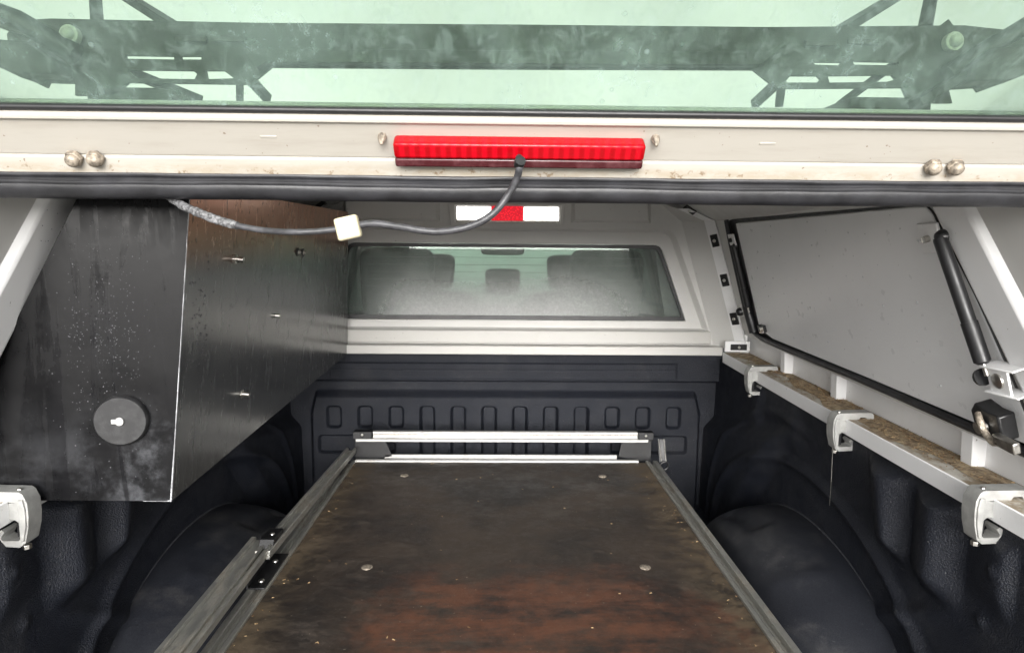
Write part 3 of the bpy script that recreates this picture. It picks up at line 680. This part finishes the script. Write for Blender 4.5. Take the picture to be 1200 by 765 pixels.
# ================================================================== REAR HATCH
PHI = radians(50); HY, HZ = .870, .082
ds = Vector((0,-cos(PHI), sin(PHI))); dnn = Vector((0,-sin(PHI),-cos(PHI)))      # along the hatch, inner normal
def hp(x, s, n): return Vector((x, HY, HZ)) + ds*s + dnn*n
hatch = empty('rear_hatch', (XC, HY, HZ), 'raised glass rear hatch with cream frame and black rubber seal across the top', 'rear hatch')
prof = [(0,0),(.003,.007),(.006,.0085),(.027,.0035),(.029,.0005),(.031,.0018),(.076,.003),(.080,.0075),(.084,.0065),(.086,0),(.086,-.020),(.0,-.020)]
m = MB(); m.loft([[hp(-.72,s,n) for s,n in prof],[hp(.76,s,n) for s,n in prof]]); n = len(prof)
m.f.append(list(range(n))[::-1]); m.f.append([n+i for i in range(n)])
build(m, 'frame', M['cream'], hatch, smooth=20, bevel=.0008)
m = MB().hexa([hp(-.70,.088,-.010),hp(.74,.088,-.010),hp(.74,.088,-.005),hp(-.70,.088,-.005),hp(-.70,.62,-.010),hp(.74,.62,-.010),hp(.74,.62,-.005),hp(-.70,.62,-.005)])
build(m, 'glass', M['hatchglass'], hatch, label='green tinted glass pane with dust and painted reflections')
build(MB().tube([hp(-.72,.0895,-.002), hp(.76,.0895,-.002)], .0042, 10), 'glass_seal', M['black'], hatch)
# big rubber seal, two lobes
def wob(x): return .0004*sin(x*13)+.0002*sin(x*41+1)
R_ = []
for i in range(90):
    x = -.74+1.52*i/89; R_.append(Vector((x, HY+.002, .0680+wob(x))))
build(MB().tube(R_, .0155, 18), 'rubber_seal', M['rubber'], hatch, label='thick black rubber seal along the hinge edge')
build(MB().tube([p+Vector((0,-.010,.0135+wob(p.x*1.7))) for p in R_], .0042, 10), 'seal_lip', M['rubber'], hatch)
build(MB().tube([p+Vector((0,-.014,.0035+wob(p.x*1.3)*1.2)) for p in R_], .0030, 8), 'seal_lip', M['rubber'], hatch)
for sg in (1,-1): build(MB().bar(hp(mx(.74,sg),.09,-.01), hp(mx(.74,sg),.62,-.01), .04, .02, dnn), 'side_frame', M['cream'], hatch, bevel=.003)
build(MB().bar(hp(-.72,.63,-.01), hp(.76,.63,-.01), .04, .02, dnn), 'far_frame', M['cream'], hatch, bevel=.003)
# hinge bolts
for u, v in ((88,184),(113,184),(1092,194),(1118,194)):
    d = ray(u, v); o = Vector((0,HY,HZ)); nn = dnn
    t_ = (o+dnn*.004).dot(nn)/d.dot(nn); c = d*t_
    q = build(MB().tube([c, c+nn*.007], .0105, 6), 'hinge_bolt', M['rusty'], hatch, bevel=.001)
    build(MB().disc_head(c+nn*.007, nn, .0085, .007, 14), 'dome_nut', M['rusty'], q)
def onhatch(u, v, off=0.0):
    d = ray(u, v); t_ = (Vector((0,HY,HZ))+dnn*off).dot(dnn)/d.dot(dnn); return d*t_
for u, v in ((448,160),(768,162)):
    c = onhatch(u, v, .003); build(MB().tube([c, c+dnn*.004, c+dnn*.010+Vector((0,0,-.004))], [.0055,.005,.0015], 8), 'screw', M['rusty'], hatch)
for u, v in ((315,160),(899,168)):   # small paint bumps
    c = onhatch(u, v, .0015); build(MB().bar(c-Vector((.010,0,0)), c+Vector((.010,0,0)), .004, .003, dnn), 'locating_tab', M['cream'], hatch, bevel=.001)
# brake light on the frame
a = onhatch(462,157,.0); b = onhatch(755,160,.0); c0 = onhatch(463,187,.0)
s0 = (c0-Vector((0,HY,HZ))).dot(ds); s1 = (a-Vector((0,HY,HZ))).dot(ds)
x0, x1 = a.x, b.x
def hbox(m, xa, xb, sa, sb, na, nb): return m.hexa([hp(xa,sa,na),hp(xb,sa,na),hp(xb,sa,nb),hp(xa,sa,nb),hp(xa,sb,na),hp(xb,sb,na),hp(xb,sb,nb),hp(xa,sb,nb)])
bl = build(hbox(MB(), x0, x1, s0+.0015, s0+.0135, .0, .0195), 'brake_light', M['darkred'], hatch, bevel=.003, seg=3, label='long red brake light bar screwed under the frame')
build(hbox(MB(), x0, x1, s0+.0140, s1, .0, .021), 'red_lens', M['red'], bl, bevel=.004, seg=3)
build(hbox(MB(), x0+.006, x1-.006, s0-.002, s0+.0008, .0, .013), 'backing', M['black'], bl, bevel=.001)
gp = [onhatch(u,v,.004) for u,v in ((648,186),(654,183.5),(670,183),(685,184),(690,192),(691,202))]
build(MB().tube(spline(gp,5), .0011, 6), 'glue_bead', M['glue'], bl)

# cable with connector
cab_l = empty('lamp_cable', at(608,187,Y=.80), 'black cable drooping from the red brake light to a cream connector plug', 'cable')
pts = [onhatch(608,183,.012), at(609,193,Y=.79), at(606,208,Y=.795), at(596,228,Y=.80), at(576,252,Y=.80), at(548,266,Y=.80), at(510,271.5,Y=.80), at(470,266,Y=.80), at(440,262,Y=.80), at(420,264,Y=.80)]
build(MB().tube(spline(pts, 8), .0042, 12), 'cable_sleeve', M['cable'], cab_l)
build(MB().tube([at(610,188,Y=.782), at(608,193,Y=.79)], .0062, 12), 'grommet', M['black'], cab_l)
pts = [at(398,268,Y=.80), at(375,271,Y=.80), at(345,272,Y=.80), at(310,270,Y=.81), at(275,264,Y=.815)]
build(MB().tube(spline(pts, 8), .0036, 12), 'cable_sleeve', M['cable'], cab_l)
pts = spline([at(278,264.5,Y=.815), at(255,258,Y=.825), at(232,249,Y=.845), at(212,240,Y=.875), at(192,226,Y=.905)], 9)
build(MB().tube(pts, [.0050+random.uniform(-.0008,.0010) for _ in pts], 12), 'taped_section', M['tape'], cab_l)
c = at(408,267,Y=.795); rx = Vector((cos(radians(13)),0,sin(radians(13)))); rz = Vector((-sin(radians(13)),0,cos(radians(13))))
q = build(MB().bar(c-rx*.0135, c+rx*.0135, .014, .026, rz), 'plug', M['plug'], cab_l, bevel=.003, seg=3)

# ================================================================== ROOF RACK
rack = empty('roof_rack', (XC, 1.0, .20), 'black roof rack crossbar with slotted end brackets seen through the green hatch glass', 'roof rack')
RY = 1.0
def W(L): return [pxz(u, v, RY) for u, v in L]
outl = W([(22,24),(60,22),(300,27),(600,29),(900,32),(1130,30),(1186,36),(1192,60),(1188,82),(1180,96),(1147,108),(1143,103),(1112,105),(1116,121),(1066,121),(1058,103),(918,104),(903,98),(883,82),(600,81),(318,79),(302,92),(288,99),(150,97),(133,112),(88,112),(88,98),(57,97),(54,103),(18,86),(11,62),(8,40)])
holes = [W(h) for h in ([(147,65),(204,66),(204,70),(147,69)], [(212,66),(236,66),(236,70),(212,70)], [(149,82),(226,83),(231,87),(228,93),(160,92)], [(241,83),(262,83),(274,92),(243,93)],
         [(953,73),(986,73),(984,77),(955,76)], [(999,72),(1053,73),(1053,77),(1001,76)], [(926,89),(958,89),(962,93),(958,97),(920,97)], [(970,89),(1046,88),(1050,93),(1040,96),(972,97)])]
build(MB().prism([outl]+holes, lambda a,b,d: (a, RY+d, b), .006), 'cross_plate', M['rack'], rack, smooth=20)
lip = W([(290,62),(905,66),(885,80.5),(600,79.5),(318,77.5),(305,84)])
build(MB().prism([lip], lambda a,b,d: (a, RY-.020+d, b), .016), 'lower_flange', M['rack'], rack, bevel=.001)
for u,v in ((86,43),(1113,51)):
    x_, z_ = pxz(u, v, RY); q = build(MB().cyl((x_,RY-.006,z_),(0,1,0),.013,.012,20), 'washer', M['cap'], rack, bevel=.001)
    build(MB().disc_head((x_,RY-.012,z_),(0,-1,0),.009,.008,14), 'bolt', M['cap'], q)
def rod(a, ya, b, yb, w): 
    build(MB().bar(at(*a,Y=ya), at(*b,Y=yb), w*(ya+yb)/2/800, .012), 'brace', M['rack'], rack, bevel=.001)
rod((108,-60),1.25,(114,30),1.02,12); rod((90,-40),1.35,(205,32),1.02,13); rod((-60,5),.99,(62,50),.992,22)
rod((150,84),1.03,(235,118),1.10,14); rod((288,88),1.03,(314,116),1.08,9); rod((281,96),1.02,(281,115),1.06,8)
rod((1100,-50),1.25,(1084,34),1.02,13); rod((1110,-40),1.35,(985,36),1.02,14); rod((908,100),1.03,(884,122),1.08,9); rod((916,100),1.02,(913,122),1.06,9)
rod((985,122),1.05,(1110,30),1.02,22); rod((1072,122),.98,(1260,12),.985,24); rod((1192,50),1.02,(1230,58),1.04,26)
for u, v in ((225,47),(270,47),(960,52),(1010,50)):
    x_, z_ = pxz(u, v, RY); build(MB().box(x_-.022,x_+.022,RY-.006,RY-.001,z_-.004,z_+.004), 'slot_plate', M['black'], rack, bevel=.001)
for sg_, L_ in ((1, [(14,56),(60,60),(88,80),(88,96),(57,95),(52,101),(20,86)]), (-1, [(1190,60),(1140,66),(1116,84),(1113,104),(1143,102),(1148,107),(1178,95)])):
    build(MB().prism([W(L_)], lambda a,b,d: (a, RY-.045+d, b), .043), 'end_block', M['rack'], rack, bevel=.004)
build(MB().tube([at(-60,-5,Y=.97), at(20,24,Y=.985), at(90,64,Y=.99)], .014, 12), 'side_tube', M['rack'], rack)
build(MB().tube([at(1260,-2,Y=.97), at(1190,40,Y=.985), at(1110,88,Y=.99)], .014, 12), 'side_tube', M['rack'], rack)
for x in (-.52,.56): build(MB().box(x-.06,x+.06,1.0,1.25,.175,.215), 'foot', M['rack'], rack, bevel=.003)

# ================================================================== STORAGE BOX
box = empty('storage_box', (-.62, 1.7, -.40), 'black sheet metal storage box hanging along the left side of the bed', 'storage box')
yr, yf = 1.075, 2.325
pBR = at(201,587,Y=yr); pTR = at(222,232,Y=yr); fB = at(407.5,414,Y=yf); fT = at(408,251,Y=yf)
topz = at(242,232.5,X=-.49).z
pTR = Vector((-.4745,yr,.088)); 
def lx(z): return mx(wx(z), -1) + .006
pM = at(0,415,X=-.750); nr = (pBR-pTR).cross(pM-pTR).normalized()
if nr.y > 0: nr = -nr
def onrear(u, v, off=0.0):
    d = ray(u, v); return d*((pTR+nr*off).dot(nr)/d.dot(nr))
rear = [onrear(95,222), pTR, pBR, onrear(-86,586)]
front = [Vector((lx(.085),yf,.105)), fT, fB, Vector((lx(fB.z),yf,fB.z))]
fT.z = .105
def plate(a,b,c,d,th,nrm):
    nrm = Vector(nrm).normalized()*th; return MB().hexa([a,b,c,d,a+nrm,b+nrm,c+nrm,d+nrm])
rp = build(plate(rear[0],rear[1],rear[2],rear[3],.003,-nr), 'rear_panel', M['boxrear'], box, bevel=.0008, label='flat rear panel streaked with water runs')
e = Vector((0,.0035,0))
spn = build(plate(rear[1]+e,front[1],front[2],rear[2]+e,.003,(-1,0,0)), 'side_panel', M['boxside'], box, bevel=.0006, label='inner side panel with rows of bolts and a warm glow painted along its top')
build(plate(rear[3]+e,rear[2]+e+Vector((-.004,0,0)),front[2]+Vector((-.004,0,0)),front[3],.003,(0,0,1)), 'bottom_panel', M['boxrear'], box)
build(plate(rear[0]+e,rear[1]+e+Vector((-.004,0,0)),front[1]+Vector((-.004,0,0)),front[0],.003,(0,0,-1)), 'top_panel', M['boxrear'], box)
# highlight along the box corner, painted as a bright strip
m = MB(); N_ = 40
R_ = []; w = .0006
for i in range(N_*3+1):
    q_t = i/N_/3; a_ = rear[1].lerp(rear[2], q_t); w += random.uniform(-.00012,.00012); w = min(.0010, max(.0003, w)); ww = w*(.15+.85*q_t) + .0018*q_t**5
    R_.append([a_+Vector((-ww,-.0008,0)), a_+Vector((.0002,-.0008,0)), a_+Vector((.0002,.002,0)), a_+Vector((-ww,.002,0))])
m.loft(R_)
m.bar(rear[2]+Vector((-.045,-.0004,.0008)), rear[2]+Vector((0,-.0004,.0008)), .0018, .0014, (0,1,0))
build(m, 'edge_highlight', M['edge'], box, kind='stuff')
# lock cover
lc = onrear(144,491)
q = build(MB().tube([lc, lc+nr*.010, lc+nr*.013, lc+nr*.013], [.0395,.0395,.037,.0], 48), 'lock_cover', M['lock'], box, label='round rubber lock cover')
k0 = lc+nr*.013
build(MB().tube([k0, k0+Vector((0,-.003,0))], .0065, 16), 'key_boss', M['railw'], q, bevel=.0006)
build(MB().bar(k0+Vector((-.012,-.002,0)), k0+Vector((0,-.002,0)), .007, .004, (0,1,0)), 'key_tab', M['railw'], q, bevel=.0008)
# bolts of the side panel
def onside(u, v, off=0):
    p0 = rear[1]; n_ = (front[1]-rear[1]).cross(rear[2]-rear[1]).normalized()
    if n_.x < 0: n_ = -n_
    d = ray(u, v); return d*((p0+n_*off).dot(n_)/d.dot(n_)), n_
for i, (u,v) in enumerate(((272,303),(317,369),(280,461))):
    c, n_ = onside(u, v); build(MB().tube([c, c+n_*.0015], .013, 16), 'washer', M['black'], box); q = build(MB().tube([c, c+n_*.008], .0095, 6), 'nut', M['steel'], box, bevel=.0008)
    build(MB().cyl(c+n_*.014, n_, .0050, .014, 10), 'stud', M['steel'], q)
for (u,v) in ((345,295),(351,296),(374,346),(377,346),(350,413),(356,411)):
    c, n_ = onside(u, v); build(MB().tube([c, c+n_*.0015], .017, 16), 'washer', M['black'], box); q = build(MB().tube([c, c+n_*.010], .012, 6), 'nut', M['black'], box, bevel=.0008)
    build(MB().disc_head(c+n_*.010, n_, .0050, .006, 8), 'stud', M['steel'], q)
for (u,v) in ((395,291),(396,386)):
    c, n_ = onside(u, v); build(MB().tube([c, c+n_*.001], .013, 16), 'washer', M['black'], box); build(MB().disc_head(c, n_, .0080, .008, 10), 'rivet', M['steel'], box)
# drops
P_ = []
for i in range(420):
    z = random.triangular(-.30, .05, -.14); x = random.choice((-.575,-.60,-.62,-.65,random.uniform(-.70,-.55)))+random.gauss(0,.007)
    if -.76 < x < -.535: P_.append(pTR + (Vector((x, yr, z))-pTR) - nr*nr.dot(Vector((x, yr, z))-pTR) + nr*.0002)
for i in range(120):
    p = Vector((random.uniform(-.70,-.54), yr, random.uniform(-.40,.06))); P_.append(p - nr*nr.dot(p-pTR) + nr*.0002)
drops(P_, nr, 'water_drops', rp, rmin=.0004, rmax=.0009)
P_ = []
for cu, cv, n_ in ((228,335,12),(232,375,18),(240,400,30),(252,425,30),(255,440,20),(230,420,14),(290,470,14),(255,460,14),(262,350,10),(370,330,8),(240,350,10)):
    for i in range(n_):
        c, nn = onside(cu+random.gauss(0,5), cv+random.gauss(0,13), .0002); P_.append(c)
for i in range(90):
    c, nn = onside(random.uniform(225,400), random.uniform(260,440), .0002)
    if c.z > fB.z+.01 and c.y < yf: P_.append(c)
P_ = [p for p in P_ if yr+.01 < p.y < yf-.01 and p.z < .08]
drops(P_, nn, 'water_drops', spn, rmin=.0008, rmax=.0020)

# ================================================================== BED SLIDE
sl = empty('bed_slide', (.01, 1.5, -.95), 'worn brown plywood slide out platform with aluminium side rails on the bed floor', 'bed slide')
def zp(y): return -.722 + (2.2-y)*.010
def tbox(m, x0, x1, y0, y1, dz0, dz1, f=zp):
    return m.hexa([(x0,y0,f(y0)+dz0),(x1,y0,f(y0)+dz0),(x1,y1,f(y1)+dz0),(x0,y1,f(y1)+dz0),(x0,y0,f(y0)+dz1),(x1,y0,f(y0)+dz1),(x1,y1,f(y1)+dz1),(x0,y1,f(y1)+dz1)])
XL, XR = -.474, .496
build(tbox(MB(), XL, XR, .72, 2.215, -.018, 0), 'platform', M['ply'], sl, label='dark plywood platform with an orange worn patch')
for xa, sg in ((XR, 1), (XL, -1)):
    def q_(m, a, b, z0, z1): return tbox(m, min(xa+sg*a, xa+sg*b), max(xa+sg*a, xa+sg*b), .70, 2.22, z0, z1)
    r_ = MB(); q_(r_, .0005, .040, -.045, -.006); q_(r_, .0005, .010, -.006, .006); q_(r_, .013, .016, -.006, .003); q_(r_, .026, .040, -.006, .006)
    build(r_, 'side_rail', M['rail'], sl, bevel=.0008)
    r_ = MB(); q_(r_, .004, .036, -.22, -.046); build(r_, 'slide_base', M['blackmetal'], sl)
build(tbox(MB(), XL-.002, XR-.022, 2.217, 2.233, -.018, .006), 'end_trim', M['railw'], sl, bevel=.001)
build(tbox(MB(), XL+.09, XR-.09, 2.252, 2.262, -.018, .014), 'end_trim', M['railw'], sl, bevel=.001)
for u, v in ((430,664.5),(756,664.5),(474,557),(706,558)):
    c = at(u, v, Z=zp(1.5)); c = at(u, v, Z=zp(c.y)); 
    build(MB().tube([c, c+Vector((0,0,.0015)), c+Vector((0,0,.003)), c+Vector((0,0,.003))], [.0125,.0125,.009,0], 20), 'bolt_head', M['rusty'], sl)
# front fence bar
zb = -.6345
bar_ = build(MB().box(-.470+.052, .515-.045, 2.230, 2.248, zb-.010, zb+.012), 'fence_bar', M['railw'], sl, bevel=.001, label='bright aluminium bar across the front end')
build(MB().box(-.474, .505, 2.222, 2.250, zb-.020, zb-.011), 'fence_bar_foot', M['railw'], bar_, bevel=.001)
build(MB().box(-.415, .468, 2.2285, 2.2297, zb+.002, zb+.0045), 'fence_bar_groove', M['rusty'], bar_)
for x0_, x1_, dx in ((-.482,-.421,1),(.471,.522,-1)):
    q = build(MB().box(x0_, x1_, 2.220, 2.252, zb-.0105, zb+.014), 'corner_bracket', M['blackmetal'], sl, bevel=.001)
    build(MB().disc_head(((x0_+x1_)/2,2.220,zb+.004),(0,-1,0),.005,.004,10), 'screw', M['steel'], q)
    xx = (-.482, -.358) if dx > 0 else (.522, .412)
    m = MB().prism([[(xx[0],zb-.021),(xx[0]+.10*dx,zb-.021),(xx[1],zp(2.3)+.010),(xx[0],zp(2.3)-.01)]], lambda a,b,d: (a, 2.252+d, b), .004)
    build(m, 'gusset_plate', M['blackmetal'], q)
# raised rail on the left: thin far length inside a wider near length
def zr(y): return -.664
def rbx(m, x0, x1, y0, y1, z0, z1, dx=.020, dz=-.012): return m.hexa([(x0,y0,z0),(x1,y0,z0),(x1+dx,y1,z0+dz),(x0+dx,y1,z0+dz),(x0,y0,z1),(x1,y0,z1),(x1+dx,y1,z1+dz),(x0+dx,y1,z1+dz)])
m = rbx(MB(), -.522,-.494, 1.42, 2.22, -.681, -.671); rbx(m, -.525,-.517,1.42,2.22,-.671,-.662); rbx(m, -.499,-.492,1.42,2.22,-.671,-.662)
rr = build(m, 'raised_rail', M['rail'], sl, bevel=.0008, label='thin far length of the raised left rail')
m = MB().box(-.553,-.499, .74, 1.49, -.677, -.668); m.box(-.556,-.546,.74,1.49,-.668,-.660); m.box(-.520,-.514,.74,1.49,-.668,-.662); m.box(-.504,-.497,.74,1.49,-.668,-.660)
build(m, 'raised_rail', M['rail'], sl, bevel=.0008, label='wide near length of the raised left rail')
q = build(MB().hexa([(-.526,1.44,-.676),(-.494,1.44,-.676),(-.494,1.52,-.676),(-.526,1.52,-.676),(-.526,1.455,-.651),(-.494,1.455,-.651),(-.494,1.52,-.653),(-.526,1.52,-.653)]), 'joint_bracket', M['blackmetal'], sl, bevel=.001)
build(MB().disc_head((-.508,1.485,-.652),(0,0,1),.006,.004,10), 'screw', M['steel'], q)
z_ = zp(1.5)
q = build(MB().box(-.512,-.478, 1.34, 1.50, z_+.0065, z_+.0105), 'rail_bracket', M['blackmetal'], sl, bevel=.001)
build(MB().box(-.5155,-.5125, 1.34, 1.50, z_-.01, -.668), 'bracket_web', M['blackmetal'], q)
for yy in (1.37, 1.46): build(MB().disc_head((-.495,yy,z_+.0105),(0,0,1),.0065,.004,12), 'screw', M['steel'], q)
for yy in (.95, 2.1): build(MB().box(-.514,-.500, yy, yy+.05, z_-.04, -.690), 'rail_post', M['blackmetal'], sl)
# strap and ring at the far right corner
c1 = at(775,514,Y=2.22); c2 = at(778,545,Y=2.20)
q = build(MB().bar(c1, at(777,541,Y=2.20), .026, .004, (0,1,0)), 'latch_arm', M['blackmetal'], sl, bevel=.001)
for du in (-3.4, 3.2): build(MB().tube([at(775+du,514,Y=2.213), at(778+du*.8,540,Y=2.195)], .0018, 6), 'wire_edge', M['steel'], q)
m = MB(); rr_ = [c2+Vector((cos(t)*.013, -.006, sin(t)*.013)) for t in [2*pi*i/20 for i in range(21)]]; m.tube(rr_, .0035, 8, cap=False)
build(m, 'ring', M['blackmetal'], q)
dr = MB()   # grit along the rails and platform edge
def grit(n, fx, fy, z, name, parent, lo=.0008, hi=.003, mat='needle'):
    m = MB()
    for i in range(n):
        x = fx(); y = fy(); r = random.uniform(lo, hi); a = random.uniform(0, pi); zz = z(x, y) if callable(z) else z
        m.bar((x-cos(a)*r*1.5, y-sin(a)*r*1.5, zz+r*.25), (x+cos(a)*r*1.5, y+sin(a)*r*1.5, zz+r*.3), r*.8, r*.5)
    return m

# ================================================================== CLAMPS
cp = [(.002,-.004),(.008,0),(.085,.002),(.090,-.004),(.090,-.015),(.076,-.016),(.072,-.010),(.058,-.010),(.054,-.016),(.034,-.017),(.0295,-.021),(.028,-.042),(.025,-.046),(.0165,-.046),(.0115,-.050),
      (.0095,-.066),(.0105,-.077),(.014,-.080),(.038,-.080),(.042,-.077),(.035,-.066),(.040,-.062),(.054,-.073),(.055,-.081),(.048,-.089),(.012,-.091),(.003,-.084),(-.003,-.060),(-.005,-.040),(-.004,-.018)]
LAB = ['cast aluminium clamp on the right rail, farthest and nearest the bed front corner', 'middle cast aluminium clamp on the right rail with a thin wire hanging below',
       'cast aluminium clamp on the right rail, nearest and largest at the picture edge', 'pale cast clamp on the left rail just under the black storage box']
GR = 'clamps holding the canopy base rails to the bed'
def make_clamp(base, s):
    t0 = empty('rail_clamp', base, LAB[0], 'clamp', GR); b = Vector(base)
    q_ = .95; fr = lambda a, c, d: b + Vector((a*s*q_, -.016+d, c*q_))
    build(MB().prism([cp], fr, .031), 'clamp_body', M['alu_clamp'], t0, bevel=.0022, seg=3, smooth=35)
    rb = [(-.004,-.018),(-.005,-.04),(-.003,-.058),(.004,-.060),(.006,-.04),(.004,-.014)]
    build(MB().prism([[(.001,-.012),(.009,-.012),(.0085,-.080),(.0035,-.080),(-.0015,-.055),(-.002,-.03)]], lambda a,c,d: b+Vector((a*s*q_,-.0192+d,c*q_)), .0034), 'raised_rib', M['alu_clamp'], t0, bevel=.001)
    build(MB().box(b.x+min(.0125*s,.021*s), b.x+max(.0125*s,.021*s), b.y-.006, b.y+.010, b.z-.074, b.z-.046), 'rubber_pad', M['black'], t0, bevel=.001)
    build(MB().cyl(b+Vector((.009*s,-.004,-.0895)), (0,0,1), .0065, .007, 6), 'bolt_head', M['steel'], t0, bevel=.0006)
    build(MB().disc_head(b+Vector((.012*s,-.006,.001)), (0,0,1), .004, .003, 8), 'bolt_tip', M['steel'], t0)
    return t0
XCL = .748
def cz(y): return zrail(y)+.014
c1_ = make_clamp((XCL, 2.005, cz(2.005)), 1)
def copy_thing(src, loc, label):
    r = src.copy(); scene.collection.objects.link(r); r.location = Vector(loc)+Vector((0,0,H)); r['label'] = label
    for ch in [o for o in scene.objects if o.parent == src]:
        c = ch.copy(); scene.collection.objects.link(c); c.parent = r
    return r
bpy.context.view_layer.update()
copy_thing(c1_, (XCL, 1.48, cz(1.48)), LAB[1]); copy_thing(c1_, (XCL, 1.024, cz(1.024)), LAB[2])
left = make_clamp((mx(XCL,-1), 1.012, cz(1.012)), -1); left['label'] = LAB[3]

# thin wire under the middle clamp
wp = [at(976,524,X=.752), at(975,545,X=.755), at(974,566,X=.757), at(972,592,X=.76)]
build(MB().tube(spline(wp,5), .0009, 6), 'hanging_wire', M['steel'], None, label='thin wire hanging straight down beneath the middle right clamp', cat='wire')

# ================================================================== LITTER
m = MB()
for i in range(1500):
    y = random.triangular(.92, 2.28, random.choice((1.2,1.5,2.1))); x = random.triangular(.781, .860, .850)
    k = .5+.5*sin(y*9)*sin(y*23+1)
    if random.random() > .35+.65*k: continue
    r = random.uniform(.002, .0085); a = random.gauss(pi/2-.25, .6); z = zrail(y)+random.uniform(.0006,.004)
    m.bar((x-cos(a)*r*.5, y-sin(a)*r*.5, z), (x+cos(a)*r*.5, y+sin(a)*r*.5, z+random.uniform(0,.0015)), random.uniform(.0006,.0016), .0008)
build(m, 'ledge_litter', M['needle'], None, kind='stuff', label='brown pine needles and leaf litter lying on the right base rail ledge', cat='leaf litter')
m = MB().grid(lambda a, b: (.800+.016*sin(a*9+1)+.010*sin(a*37)+(.060-.016*sin(a*9+1)-.010*sin(a*37))*b, .93+1.36*a, zrail(.93+1.36*a)+.0008+.0035*max(0, sin(b*pi))*(.5+.5*sin(a*41+b*3)*sin(a*17))), 200, 10)
build(m, 'dirt_layer', M['litter'], None, kind='stuff', smooth=180, label='caked brown dirt layer under the needles on the right rail ledge', cat='dirt', recalc=False)
m = grit(420, lambda: random.gauss(.60,.035), lambda: random.triangular(1.5,2.38,2.2), ZB, 'g', None, .0015, .0065)
build(m, 'floor_debris', M['needle'], None, kind='stuff', label='pale twigs and grit on the bed floor right of the platform', cat='debris')
m = grit(110, lambda: random.choice((random.gauss(-.455,.012), random.gauss(.47,.012), random.uniform(-.45,.46))), lambda: random.uniform(.9,2.27), lambda x,y: zp(y), 'g', None, .0006, .0020)
build(m, 'platform_grit', M['needle'], None, kind='stuff', label='fine pale grit scattered on the brown platform', cat='grit')
